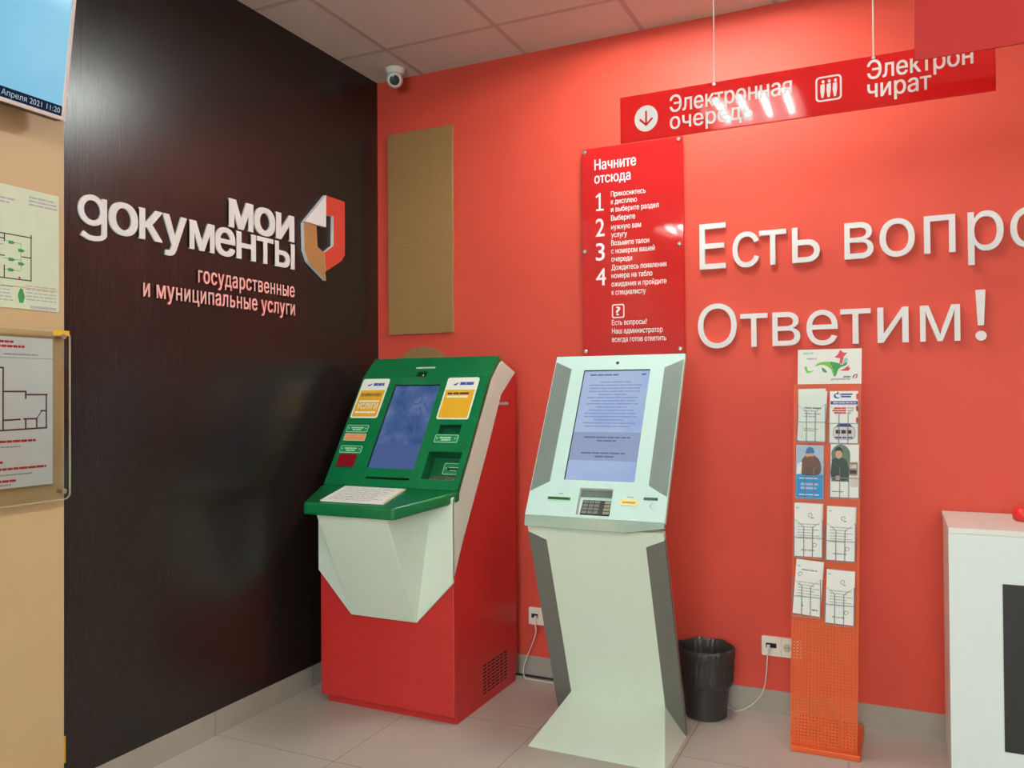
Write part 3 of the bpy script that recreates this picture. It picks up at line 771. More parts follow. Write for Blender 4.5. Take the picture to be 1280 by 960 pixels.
# brochures in the pockets
SKIN = mat('print_skin', srgb(206, 160, 130), 0.6); FUR = mat('print_brown', srgb(104, 72, 62), 0.6); SKY = mat('print_sky', srgb(168, 188, 212), 0.6)
HAT = mat('print_hat_blue', srgb(64, 118, 172), 0.6); JACKET = mat('print_jacket', srgb(52, 72, 66), 0.6); BUSH = mat('print_bush', srgb(96, 120, 100), 0.6); PALE = mat('print_pale', srgb(214, 206, 196), 0.6); TAUPE = mat('print_taupe', srgb(150, 128, 112), 0.6)
BW, BH = 0.100, 0.205
def brochure(idx, kind, label, rot=0.0, dw=0.0, hh=BH, paper=PAPER, th=0.006, du=0.0):
    x, z = POCK[idx]; u, v = on_panel(x, z)
    c, s = math.cos(rot), math.sin(rot)
    F0 = Fr(FST(u + du - BW / 2 * c, v + 0.001 - BW / 2 * s + abs(s) * BW / 2, 0.004 + dw), (1, 0, s / c), (LEAN - s / c, 0, 1))
    g = G(); g.fbox(F0, 0, BW, 0, hh, 0, th)
    b = O('brochure', g, paper); tag(b, label, 'brochure', 'brochures in the wire pockets')
    if kind is None: return b
    g = G(); W_ = th + 0.0004; ms = [INK]
    if kind == 'plain':
        ms = [INK, INK_MID]
        for k, (a, e) in enumerate(((0.02, 0.085), (0.02, 0.06), (0.02, 0.08), (0.02, 0.066))): bars(g, F0, a, e, 0.125 - 0.011 * k, 0.005, W_, 1 if k == 0 else 0, 0.9, 0.02)
        bars(g, F0, 0.02, 0.075, 0.045, 0.004, W_, 0, 0.9, 0.02); bars(g, F0, 0.02, 0.06, 0.038, 0.004, W_, 0, 0.9, 0.02)
        g.rect(F0, 0.016, 0.0172, 0.01, 0.06, W_)
    elif kind == 'meter':
        ms = [INK_BLUE, INK_RED, INK, INK_DK, PALE]
        ring_strip(g, F0, disc(0.026, 0.180, 0.012, 0.010), disc(0.030, 0.182, 0.010, 0.008), W_ - 0.0003, W_, 0)
        g.flat(F0, [(0.022, 0.188), (0.030, 0.198), (0.030, 0.184)], W_, 0)
        bars(g, F0, 0.040, 0.080, 0.183, 0.006, W_, 0, 0.95, 0.03); bars(g, F0, 0.040, 0.075, 0.174, 0.006, W_, 0, 0.95, 0.03)
        g.rect(F0, 0.003, 0.099, 0.147, 0.160, W_, 0); bars(g, F0, 0.012, 0.092, 0.151, 0.005, W_ + 0.0002, 4, 0.9, 0.02)
        for k in range(3): bars(g, F0, 0.010 if k == 1 else 0.016, 0.058, 0.130 - k * 0.009, 0.006, W_, 1, 0.95, 0.02); bars(g, F0, 0.062, 0.085, 0.132 - k * 0.010, 0.004, W_, 2, 0.9, 0.02)
        for k in range(3): g.flat(F0, [(0.1, 0.165 - 0.045 * k), (0.1, 0.190 - 0.045 * k), (0.093, 0.186 - 0.045 * k), (0.093, 0.169 - 0.045 * k)], W_, 1)
        g.flat(F0, rr(0.012, 0.092, 0.012, 0.066, 0.018), W_, 2); g.flat(F0, rr(0.015, 0.089, 0.015, 0.063, 0.016), W_ + 0.0002, 4)
        g.flat(F0, [(0.022, 0.062), (0.082, 0.062), (0.070, 0.076), (0.034, 0.076)], W_ + 0.0003, 0)
        for a in (0.022, 0.042, 0.062): g.rect(F0, a, a + 0.016, 0.036, 0.050, W_ + 0.0004, 3)
        bars(g, F0, 0.02, 0.084, 0.018, 0.006, W_ + 0.0004, 0, 0.9, 0.02)
    elif kind == 'angler':
        ms = [SKY, BLUE_PANE, HAT, FUR, SKIN, PAPER]
        g.rect(F0, 0.001, 0.099, 0.085, 0.204, W_, 0); g.rect(F0, 0.001, 0.099, 0.001, 0.092, W_ + 0.0001, 1)
        g.flat(F0, csm([(0.022, 0.092), (0.020, 0.140), (0.035, 0.165), (0.062, 0.168), (0.084, 0.150), (0.092, 0.120), (0.082, 0.092)]), W_ + 0.0002, 3)
        g.flat(F0, disc(0.050, 0.168, 0.014, 0.016), W_ + 0.0003, 4)
        g.flat(F0, [(0.034, 0.172), (0.068, 0.176), (0.062, 0.196), (0.046, 0.199), (0.038, 0.190)], W_ + 0.0004, 2)
        g.flat(F0, [(0.036, 0.150), (0.066, 0.152), (0.060, 0.163), (0.042, 0.162)], W_ + 0.0004, 3)
        g.flat(F0, [(0.002, 0.092), (0.020, 0.095), (0.022, 0.140), (0.006, 0.135)], W_ + 0.0003, 5)
        bars(g, F0, 0.012, 0.090, 0.073, 0.006, W_ + 0.0004, 5, 0.9, 0.03); bars(g, F0, 0.018, 0.082, 0.050, 0.009, W_ + 0.0004, 0, 0.95, 0.05); bars(g, F0, 0.018, 0.075, 0.035, 0.009, W_ + 0.0004, 0, 0.95, 0.05); bars(g, F0, 0.012, 0.085, 0.012, 0.004, W_ + 0.0004, 5, 0.9, 0.02)
    elif kind == 'jacket':
        ms = [BUSH, JACKET, SKIN, INK_DK, TAUPE, PALE]
        arch = [(0.004, 0.060), (0.066, 0.060), (0.070, 0.160)] + [(0.036 + 0.034 * math.cos(t * PI / 8), 0.162 + 0.040 * math.sin(t * PI / 8)) for t in range(9)] + [(0.004, 0.160)]
        g.flat(F0, arch, W_, 0)
        g.flat(F0, csm([(0.006, 0.070), (0.004, 0.130), (0.016, 0.150), (0.044, 0.150), (0.060, 0.132), (0.062, 0.070)]), W_ + 0.0002, 1)
        g.flat(F0, disc(0.029, 0.164, 0.012, 0.017), W_ + 0.0003, 2)
        g.flat(F0, [(0.016, 0.170), (0.018, 0.186), (0.030, 0.192), (0.042, 0.184), (0.043, 0.168), (0.036, 0.178), (0.022, 0.178)], W_ + 0.0004, 3)
        g.flat(F0, rr(0.064, 0.096, 0.085, 0.135, 0.004), W_ + 0.0002, 4); g.rect(F0, 0.069, 0.092, 0.112, 0.126, W_ + 0.0003, 5); g.rect(F0, 0.069, 0.092, 0.092, 0.105, W_ + 0.0003, 3)
        g.flat(F0, rr(0.070, 0.098, 0.040, 0.085, 0.008), W_ + 0.0002, 5)
        g.flat(F0, [(0.018, 0.066), (0.034, 0.066), (0.032, 0.082), (0.020, 0.082)], W_ + 0.0005, 2)
        bars(g, F0, 0.006, 0.046, 0.020, 0.003, W_ + 0.0004, 0, 0.9, 0.02)
    else:
        ms = [INK, INK_MID, TEAL]
        flip = kind == 'leaflet_turned'
        bars(g, F0, 0.006, 0.016, 0.185, 0.005, W_, 2, 0.9, 0.012)
        for k in range(6): bars(g, F0, 0.012, 0.092 - 0.02 * (k % 2), 0.124 - 0.011 * k, 0.003, W_, 0, 0.9, 0.016)
        def curl(u, v, m):
            ring_strip(g, F0, disc(u, v, 0.008, 0.009, 14)[:11], disc(u, v, 0.006, 0.007, 14)[:11], W_ - 0.0003, W_, m)
        if flip:
            bars(g, F0, 0.022, 0.078, 0.172, 0.004, W_, 1, 0.9, 0.02); curl(0.018, 0.155, 1)
            g.flat(F0, [(0.03, 0.040), (0.036, 0.050), (0.034, 0.038), (0.042, 0.032), (0.028, 0.030)], W_, 0); bars(g, F0, 0.07, 0.09, 0.020, 0.006, W_, 1, 0.8, 0.012)
        else:
            curl(0.058, 0.160, 1); curl(0.074, 0.045, 1); bars(g, F0, 0.060, 0.070, 0.148, 0.004, W_, 1, 0.9, 0.012); bars(g, F0, 0.024, 0.072, 0.022, 0.006, W_, 0, 0.9, 0.02)
    # close the printed curl arcs to the sheet
    O('printed_picture', g, ms, b)
    return b
brochure(0, None, 'pale sheet sticking out behind the plain pale brochure in the top left pocket', rot=0.012, dw=0.002, hh=0.203, th=0.0025, paper=PAPER_GREEN, du=0.004)
brochure(0, 'plain', 'plain pale green brochure with grey lines in the top left pocket under the picture card', rot=-0.04, dw=0.0062, paper=PAPER_GREEN, hh=0.195)
brochure(1, 'meter', 'white brochure with a blue band and a gas meter drawing in the top right pocket', dw=0.004, hh=0.198)
brochure(2, 'angler', 'brochure with a person in a blue hat above a bright blue lower half', dw=0.004)
brochure(3, 'jacket', 'brochure with a person in a dark green jacket under an arch', dw=0.004)
brochure(4, 'leaflet', 'white leaflet in the third left pocket, below the bright blue brochure', dw=0.006, rot=0.01)
brochure(4, None, 'blank sheet behind the white leaflet in the third left pocket', dw=0.002, th=0.0018, rot=-0.01, hh=0.206)
brochure(5, 'leaflet', 'white leaflet in the third right pocket, below the green jacket brochure', dw=0.006, rot=-0.005)
brochure(5, None, 'blank sheet behind the white leaflet in the third right pocket', dw=0.002, th=0.0018, rot=-0.012, hh=0.205, du=0.002)
brochure(6, 'leaflet_turned', 'white leaflet turned upside down in the bottom left pocket', dw=0.004, rot=-0.06, hh=0.212)
brochure(7, 'leaflet', 'white leaflet in the bottom right pocket, lowest on the stand', dw=0.004, rot=-0.02)

# ================================================================== RECEPTION COUNTER
ct = thing('reception_counter', (3.4, -0.24, 0), 'white reception counter with a black inset panel at the right edge', 'counter')
CX0, CX1, CY0, CH = 2.708, 4.3, -0.462, 0.918
g = G(); g.box(CX0 + 0.004, CX1, CY0 + 0.004, -0.008, 0.0, CH - 0.02)
FCT = Fr((0, CY0, 0), (1, 0, 0), (0, 0, 1))
O('counter_body', g, WHITE, ct)
g = G(); g.box(CX0, CX1, CY0, -0.008, CH - 0.02, CH); O('counter_top', g, WHITE, ct, bevel=0.002)
g = G(); ring_strip(g, FCT, [(CX0, 0), (CX1, 0), (CX1, CH - 0.0205), (CX0, CH - 0.0205)], [(CX0 + 0.162, 0.162), (CX1 - 0.162, 0.162), (CX1 - 0.162, CH - 0.183), (CX0 + 0.162, CH - 0.183)], -0.003, 0.0); O('counter_frame', g, mat('counter_face_white', srgb(228, 236, 232), 0.3, var=0.01), ct, bevel=0.0015)
g = G(); g.fbox(FCT, CX0 + 0.163, CX1 - 0.163, 0.163, CH - 0.184, -0.0035, -0.0015); O('inset_panel', g, mat('inset_black', srgb(34, 31, 28), 0.55, var=0.25, scale=60, stretch=(1, 1, 14)), ct)
# red rounded thing on the counter
g = G()
g.lathe((2.968, -0.2, CH), [(0.024, 0), (0.036, 0.008), (0.038, 0.024), (0.034, 0.040), (0.020, 0.052), (0.0, 0.056)], 28)
g.lathe((2.992, -0.225, CH), [(0.016, 0), (0.022, 0.006), (0.022, 0.022), (0.014, 0.032), (0.0, 0.035)], 24)
o = O('ornament', g, RED_PLASTIC, smooth=True, angle=60); tag(o, 'small red rounded ornament on the white counter top at the right edge', 'ornament')

# ================================================================== WASTE BIN
bn = thing('waste_bin', (1.785, -0.135, 0), 'black waste bin lined with a black bag between the white kiosk and the orange stand', 'waste bin')
bc = (1.785, -0.135, 0.0)
g = G(); g.lathe(bc, [(0.082, 0.0), (0.088, 0.004), (0.103, 0.17), (0.113, 0.285), (0.117, 0.29), (0.111, 0.29), (0.100, 0.17), (0.085, 0.008), (0.0, 0.008)], 48)
O('bin_bucket', g, BIN, bn, smooth=True)
rnd = [random.uniform(-1, 1) for _ in range(60)]
def wob(i, t):
    a = 0.030 * math.sin(7 * t + rnd[i]) + 0.014 * math.sin(13 * t + 2 * rnd[i]) + 0.008 * math.sin(23 * t + i)
    j = 0.014 * math.sin(37 * t + 5.1 * i + 2.2 * math.sin(3 * t)) + 0.010 * math.sin(53 * t - 3.7 * i) + 0.008 * math.sin(29 * t + 1.9 * i * i)
    return 1 + a * 0.6 + j, 0.10 * a * (1 if i in (0, 1) else 0.6) + (0.006 * math.sin(31 * t + i) if 2 < i < 8 else 0)
g = G(); g.lathe(bc, [(0.105, 0.135), (0.113, 0.15), (0.116, 0.17), (0.1175, 0.19), (0.119, 0.215), (0.1195, 0.24), (0.121, 0.262), (0.1225, 0.284), (0.122, 0.296), (0.116, 0.300), (0.108, 0.286), (0.102, 0.21), (0.092, 0.12), (0.075, 0.05), (0.0, 0.04)], 120, wob=wob)
g.f = [f for f in g.f if len(f) == 4]; g.m = g.m[:len(g.f)]
O('bin_liner', g, BAG, bn, smooth=True, angle=80)

# ================================================================== WALL OUTLETS AND CABLES
def socket_round(g, u, v):
    ring_strip(g, FBACK, disc(u, v, 0.020), disc(u, v, 0.0175), 0.009, 0.0115, 0)
    g.flat(FBACK, disc(u, v, 0.0178), 0.0103, 1)
    for d in (-0.006, 0.006): g.flat(FBACK, disc(u + d, v, 0.0025, n=10), 0.0106, 2)
wo = thing('wall_outlet', (0.93, 0, 0.30), 'single white data outlet on the red wall behind the white kiosk, beside the corner terminal', 'outlet', 'wall outlets')
g = G(); g.prism(FBACK, rr(0.889, 0.971, 0.258, 0.342, 0.006), 0.0, 0.010); O('outlet_plate', g, OUTLET, wo, bevel=0.002)
g = G(); g.fbox(FBACK, 0.905, 0.940, 0.292, 0.312, 0.010, 0.0112); O('data_port', g, DARK_SLOT, wo)
wo2 = thing('wall_outlet', (2.085, 0, 0.292), 'wide white outlet plate on the red wall half behind the orange stand', 'outlet', 'wall outlets')
g = G(); g.prism(FBACK, rr(2.004, 2.166, 0.251, 0.334, 0.006), 0.0, 0.010); g.fbox(FBACK, 2.0845, 2.0858, 0.252, 0.333, 0.010, 0.0106, 1); O('outlet_plate', g, [OUTLET, INK], wo2, bevel=0.001)
g = G(); g.fbox(FBACK, 2.022, 2.066, 0.286, 0.306, 0.010, 0.0112); O('data_port', g, DARK_SLOT, wo2)
g = G(); socket_round(g, 2.111, 0.292); O('power_socket', g, [OUTLET, mat('socket_shade', srgb(196, 188, 172), 0.5), DARK_SLOT], wo2)
def cable(pts, r, m, label, plug=None):
    p = smooth_path(pts, 8)
    g = G(); g.tube(p, r, 8)
    o = O('cable', g, m, smooth=True, angle=70); tag(o, label, 'cable', 'cables along the red wall')
    if plug is not None:
        x, y, z = plug
        g = G(); g.box(x - 0.006, x + 0.006, y - 0.008, y + 0.006, z - 0.016, z + 0.004); O('plug', g, CABLE_W, o, bevel=0.001)
cable([(0.932, -0.022, 0.29), (0.936, -0.034, 0.262), (0.938, -0.035, 0.225), (0.915, -0.035, 0.16), (0.893, -0.035, 0.11), (0.872, -0.035, 0.05), (0.884, -0.05, 0.006), (0.93, -0.058, 0.0045), (1.10, -0.06, 0.0045)], 0.0027, CABLE_W,
      'white cable hanging from the single outlet down to the floor beside the red terminal', (0.931, -0.019, 0.300))
cable([(2.034, -0.022, 0.285), (2.031, -0.035, 0.25), (2.026, -0.035, 0.18), (2.014, -0.035, 0.11), (1.985, -0.04, 0.06), (1.945, -0.05, 0.025), (1.90, -0.06, 0.006), (1.86, -0.03, 0.0045), (1.70, -0.03, 0.0045), (1.60, -0.05, 0.0045)], 0.0024, CABLE_W,
      'white cable hanging from the wide outlet and running behind the black bin', (2.034, -0.019, 0.296))
cable([(0.80, -0.02, 0.006), (0.90, -0.018, 0.006), (1.05, -0.02, 0.006), (1.16, -0.04, 0.006), (1.25, -0.10, 0.006)], 0.0048, BLACK, 'dark cable lying on the floor along the grey baseboard between the two terminals')

# ================================================================== BOARDS AND SIGNS ON THE RED WALL
g = G(); g.box(0.076, 0.474, -0.016, -0.0005, 1.718, 2.80); o = O('wall_board', g, BROWN, bevel=0.002); tag(o, 'tall brown rectangular board high on the red wall near the corner', 'board')
g = G(); g.prism(FBACK, disc(0.287, 1.461, 0.19, n=64), 0.0005, 0.012); o = O('wall_board', g, BROWN); tag(o, 'round brown board on the red wall, mostly hidden behind the green topped terminal', 'board')

sg = thing('instruction_sign', (1.44, -0.02, 1.58), 'tall glossy red acrylic sign with numbered white steps above the white kiosk', 'sign')
g = G(); g.prism(FBACK, rr(1.196, 1.682, 1.575, 2.567, 0.004, 2), 0.022, 0.030); O('sign_panel', g, SIGN_RED, sg, bevel=0.001)
for u in (1.208, 1.664):
    for v in (2.552, 2.075, 1.597):
        g = G(); g.lathe((u, 0, v), [(0.0075, 0.0005), (0.0075, 0.031), (0.010, 0.0315), (0.010, 0.036), (0.007, 0.039), (0.0, 0.0395)], 18, axis=(0, -1, 0)); O('standoff', g, STEEL, sg, smooth=True)
g = G(); ws = 0.0306
def st_(s, u0, u1, v, h, ref='Н', bold=0.0): text(g, FBACK, s, u0, u1, v, h, ref, w0=ws, bold=bold)
st_('Начните', 1.258, 1.463, 2.461, 0.050, bold=0.012)
st_('отсюда', 1.257, 1.436, 2.397, 0.036, ref='о', bold=0.012)
for s, v, h in (('2', 2.143, 0.084), ('3', 2.028, 0.082), ('4', 1.910, 0.080)): text(g, FBACK, s, 1.262, 1.306 + (0.006 if s == '4' else 0), v, h, w0=ws, fullh=True, bold=0.006)
g.flat(FBACK, [(1.279, 2.265), (1.288, 2.265), (1.288, 2.349), (1.281, 2.349), (1.263, 2.334), (1.267, 2.327), (1.279, 2.336)], ws); g.rect(FBACK, 1.265, 1.303, 2.265, 2.273, ws + 0.00003)
LN = [('Прикоснитесь', 1.507, 2.326), ('к дисплею', 1.465, 2.290), ('и выберите раздел', 1.568, 2.253), ('Выберите', 1.456, 2.212), ('нужную вам', 1.484, 2.170), ('услугу', 1.416, 2.133),
      ('Возьмите талон', 1.522, 2.094), ('с номером вашей', 1.548, 2.056), ('очереди', 1.440, 2.018), ('Дождитесь появления', 1.602, 1.978), ('номера на табло', 1.536, 1.940), ('ожидания и пройдите', 1.602, 1.900), ('к специалисту', 1.504, 1.861),
      ('Есть вопросы?', 1.508, 1.718), ('Наш администратор', 1.582, 1.678), ('всегда готов ответить', 1.598, 1.639)]
for s, u1, v in LN: st_(s, 1.339, u1, v, 0.025, bold=0.008)
ring_strip(g, FBACK, rr(1.340, 1.400, 1.751, 1.816, 0.009), rr(1.345, 1.395, 1.756, 1.811, 0.006), ws - 0.0006, ws)
text(g, FBACK, '?', 1.359, 1.381, 1.764, 0.040, w0=ws, fullh=True, bold=0.02)
O('sign_lettering', g, PRINT_WHITE, sg)

# hanging signs
def hanging_sign(x0, x1, y, z0, z1, label, cords, full):
    r = thing('hanging_sign', ((x0 + x1) / 2, y, z0), label, 'sign', 'red signs hanging from the ceiling')
    F = Fr((0, y, 0), (1, 0, 0), (0, 0, 1))
    g = G(); g.fbox(F, x0, x1, z0, z1, -0.006, 0.0); O('sign_panel', g, SIGN_RED if full else SIGN_SHADED, r, bevel=0.0008)
    for x in cords:
        g = G(); g.tube([(x, y + 0.003, z1 - 0.006), (x, y + 0.003, H)], 0.0022, 6); O('cord', g, CORD, r)
        g = G(); g.tube([(x, y + 0.006, z1 - 0.006), (x, y - 0.002, z1 - 0.006)], 0.005, 10); O('cord_clip', g, STEEL, r)
    if not full: return r
    g = G(); ws = 0.0006
    g.flat(F, disc(1.829, 2.2815, 0.0385, 0.042, 40), ws, 0)
    g.rect(F, 1.826, 1.832, 2.262, 2.306, ws + 0.0005, 1)
    for s in (-1, 1): g.flat(F, [(1.829, 2.256), (1.829, 2.264), (1.829 + s * 0.019, 2.283), (1.829 + s * 0.023, 2.278)], ws + 0.0005, 1)
    O('arrow_symbol', g, [PRINT_WHITE, SIGN_RED], r); g = G()
    text(g, F, 'Электронная', 1.906, 2.276, 2.289, 0.054, ref='Э', w0=ws, bold=0.012)
    text(g, F, 'очередь', 1.906, 2.162, 2.235, 0.039, ref='о', w0=ws, bold=0.012)
    gl = g; g = G()
    ring_strip(g, F, rr(2.342, 2.414, 2.251, 2.325, 0.012), rr(2.347, 2.409, 2.256, 2.320, 0.008), 0.0, ws)
    for k in range(3):
        u = 2.361 + 0.017 * k
        g.flat(F, disc(u + 0.002, 2.309, 0.0042, 0.005, 12), ws)
        g.flat(F, [(u - 0.005, 2.301), (u + 0.006, 2.303), (u + 0.0065, 2.285), (u + 0.003, 2.262), (u - 0.003, 2.262), (u - 0.006, 2.284)], ws)
    O('people_symbol', g, PRINT_WHITE, r); g = gl
    text(g, F, 'Электрон', 2.482, 2.749, 2.2955, 0.054, ref='Э', w0=ws, bold=0.012)
    text(g, F, 'чират', 2.482, 2.646, 2.242, 0.039, ref='о', w0=ws, bold=0.012)
    O('sign_lettering', g, PRINT_WHITE, r)
    return r
hanging_sign(1.742, 2.802, -1.157, 2.212, 2.362, 'long red hanging sign with a white arrow and white words about the queue', (2.046, 2.499), True)
hanging_sign(2.597, 3.657, -1.5, 2.2035, 2.365, 'blank red hanging sign cut by the top right corner, nearer than the lettered one', (2.86, 3.39), False)

# ================================================================== RAISED LETTERS ON THE RED WALL
def letters(F, rows, v, h, ref, depth, where, cat_group, material, bold=0.0, fix={}):
    seen = {}; tot = {}
    for c, a, b in rows: tot[c] = tot.get(c, 0) + 1
    for c, a, b in rows:
        seen[c] = seen.get(c, 0) + 1
        g = G()
        if c == 'g':                   # one-storey g: an open bowl, a stem and a hooked tail
            m_ = (a + b) / 2; hw = (b - a) / 2; t_ = hw * 0.34; top = v + h * 1.02
            bo = disc(m_ - hw * 0.03, v + h * 0.56, hw * 0.97, h * 0.48, 48); bi = disc(m_ - hw * 0.03, v + h * 0.56, hw * 0.60, h * 0.31, 48)
            ring_strip(g, F, bo, bi, 0.001, depth)
            cy = v - h * 0.13; ro = hw * 0.86; path = [(b - t_, top)] + [(b - t_, cy + 0.0)]
            tail_o = [(b, top - 0.004)] + [(m_ + (b - m_) * math.cos(q), cy - h * 0.26 * math.sin(q)) for q in [PI * 0.62 * k / 12 for k in range(13)]] + [(a + hw * 0.16, cy - h * 0.145)]
            tail_i = [(b - t_, top - 0.004)] + [(m_ + (b - t_ - m_) * math.cos(q), cy - h * 0.10 * math.sin(q)) for q in [PI * 0.62 * k / 12 for k in range(13)]] + [(a + hw * 0.34, cy + h * 0.005)]
            g.prism(F, tail_o + tail_i[::-1], 0.001, depth + 0.0006)
        elif c == '!':                 # a tapering stroke over a round dot
            m_ = (a + b) / 2; hw = (b - a) / 2
            g.prism(F, [(m_ - hw * 0.92, v + h), (m_ + hw * 0.92, v + h), (m_ + hw * 0.55, v + h * 0.29), (m_ - hw * 0.55, v + h * 0.29)], 0.001, depth)
            g.prism(F, disc(m_, v + h * 0.085, hw * 1.05), 0.001, depth)
        elif c in fix:
            v0, hh = fix[c]; text(g, F, c, a, b, v0, hh, w0=0.001, w1=depth, fullh=True, bold=bold)
        else: text(g, F, c, a, b, v, h, ref, w0=0.001, w1=depth, bold=bold)
        nth = '' if tot[c] == 1 else (['first ', 'second ', 'third '][seen[c] - 1])
        o = O('wall_letter', g, material); tag(o, nth + 'raised white letter ' + c + ' ' + where, 'letter', cat_group)
        if c == '?': o['label'] = 'raised white question mark ending ' + where.replace('in ', '')
        if c == '!': o['label'] = 'raised white exclamation mark ending ' + where.replace('in ', '')
UP = [('Е', 1.751, 1.868), ('с', 1.897, 2.011), ('т', 2.012, 2.125), ('ь', 2.149, 2.261), ('в', 2.358, 2.470), ('о', 2.493, 2.624), ('п', 2.657, 2.769), ('р', 2.813, 2.935), ('о', 2.958, 3.077), ('с', 3.107, 3.221), ('ы', 3.252, 3.405), ('?', 3.437, 3.530)]
letters(FBACK, UP, 1.953, 0.204, 'Е', 0.018, 'in the upper line on the red wall', 'raised letters of the upper line', LETTER, 0.0, fix={'?': (1.953, 0.206)})
LO = [('О', 1.741, 1.912), ('т', 1.927, 2.044), ('в', 2.064, 2.178), ('е', 2.204, 2.328), ('т', 2.339, 2.456), ('и', 2.481, 2.597), ('м', 2.639, 2.782), ('!', 2.835, 2.872)]
letters(FBACK, LO, 1.598, 0.198, 'О', 0.018, 'in the lower line on the red wall', 'raised letters of the lower line', LETTER, 0.0)

# ================================================================== LOGO ON THE DARK WALL
MOI = [('м', -1.109, -0.963), ('о', -0.957, -0.823), ('и', -0.819, -0.694)]
letters(FLEFT, MOI, 2.115, 0.115, 'и', 0.008, 'of the bold short top word on the dark wall', 'letters of the top word of the logo', LETTER, 0.03)
DOK = [('g', -1.809, -1.697), ('о', -1.688, -1.565), ('к', -1.56, -1.453), ('у', -1.449, -1.335), ('м', -1.321, -1.189), ('е', -1.184, -1.071), ('н', -1.065, -0.948), ('т', -0.942, -0.836), ('ы', -0.826, -0.692)]
letters(FLEFT, DOK, 1.987, 0.113, 'н', 0.008, 'of the long second word on the dark wall', 'letters of the second word of the logo', LETTER, 0.018, fix={'g': (1.943, 0.163)})
def subtitle(s, u0, u1, v, h, label):
    r = thing('subtitle_lettering', (0, (u0 + u1) / 2, v), label, 'lettering', 'small red lettering of the logo')
    V = glyphs(s)[0]; full0 = min(p[0] for p in V); full1 = max(p[0] for p in V); sx = (u1 - u0) / (full1 - full0)
    for i, c in enumerate(s):
        if c == ' ': continue
        cv = glyphs(c)[0]; pv_ = glyphs(s[:i + 1])[0]
        right = max(p[0] for p in pv_); wd = max(p[0] for p in cv) - min(p[0] for p in cv)
        a = u0 + (right - wd - full0) * sx; b = u0 + (right - full0) * sx
        g = G(); text(g, FLEFT, c, a, b, v, h, 'н', w0=0.0008, w1=0.006, bold=0.012, mi=0, mside=1)
        O('letter', g, [SUB_FACE, SUB_SIDE], r)
subtitle('государственные', -1.275, -0.691, 1.856, 0.049, 'small red lettering of one long word, upper line under the white logo')
subtitle('и муниципальные услуги', -1.541, -0.689, 1.772, 0.050, 'small red lettering of three words, lower line under the white logo')
em = thing('logo_emblem', (0, -0.48, 1.96), 'red, gold and white folded shield emblem on the dark wall', 'emblem')
g = G(); g.prism(FLEFT, [(-0.476, 2.381), (-0.637, 2.220), (-0.478, 2.222)], 0.001, 0.024); O('white_fold', g, LETTER, em, bevel=0.001)
g = G(); g.prism(FLEFT, [(-0.472, 2.380), (-0.322, 2.380), (-0.323, 2.110), (-0.350, 2.075), (-0.474, 2.006), (-0.489, 2.095), (-0.415, 2.142), (-0.414, 2.287), (-0.474, 2.287)], 0.001, 0.020, 0, 1); O('red_half', g, [EMB_RED, LETTER], em)
g = G(); g.prism(FLEFT, [(-0.641, 2.216), (-0.547, 2.218), (-0.539, 2.117), (-0.4905, 2.095), (-0.4755, 1.960), (-0.609, 2.034), (-0.637, 2.085)], 0.001, 0.020, 0, 1); O('gold_half', g, [EMB_GOLD, LETTER], em)

# ================================================================== LEFT BEIGE WALL
BX = 0.014
FB = Fr((BX, 0, 0), (0, 1, 0), (0, 0, 1))
# television on a bracket, tipped towards the room
TH = math.radians(8.2)
FTV = Fr((0.12, -1.944, 2.289), (0, 1, 0), (math.sin(TH), 0, math.cos(TH)))
tv = thing('television', (0.12, -2.4, 2.29), 'wall television with a light blue picture and pale frame at the top left', 'television')
TW, TT = 0.96, 0.575
g = G(); g.fbox(FTV, -TW, 0, 0, TT, -0.045, -0.003); O('casing', g, BLACK, tv, bevel=0.004)
BEZ = mat('bezel_pale', srgb(226, 204, 198), 0.4)
g = G(); g.frame(FTV, -TW, 0, 0, TT, 0.012, -0.004, 0.004); O('bezel', g, BEZ, tv, bevel=0.002)
TVS = screen_mat('tv_picture', srgb(118, 190, 222), srgb(126, 196, 226), srgb(140, 204, 230), 2, 0.95)
g = G(); g.rect(FTV, -TW + 0.012, -0.012, 0.012, TT - 0.012, -0.001); ts = O('screen', g, TVS, tv)
g = G(); g.rect(FTV, -TW + 0.012, -0.012, 0.013, 0.045, -0.0004, 0)
text(g, FTV, '9 Апреля 2021 11:20', -0.226, -0.018, 0.021, 0.0175, ref='А', w0=0.0, mi=1)
O('status_bar', g, [emitter('bar_navy', srgb(28, 44, 66), 0.8), emitter('bar_text', srgb(190, 205, 215), 0.8)], ts)
g = G(); g.box(BX + 0.001, BX + 0.012, -2.55, -2.30, 2.42, 2.72); g.box(BX + 0.01, 0.12, -2.45, -2.40, 2.52, 2.62); O('wall_bracket', g, BLACK, tv)

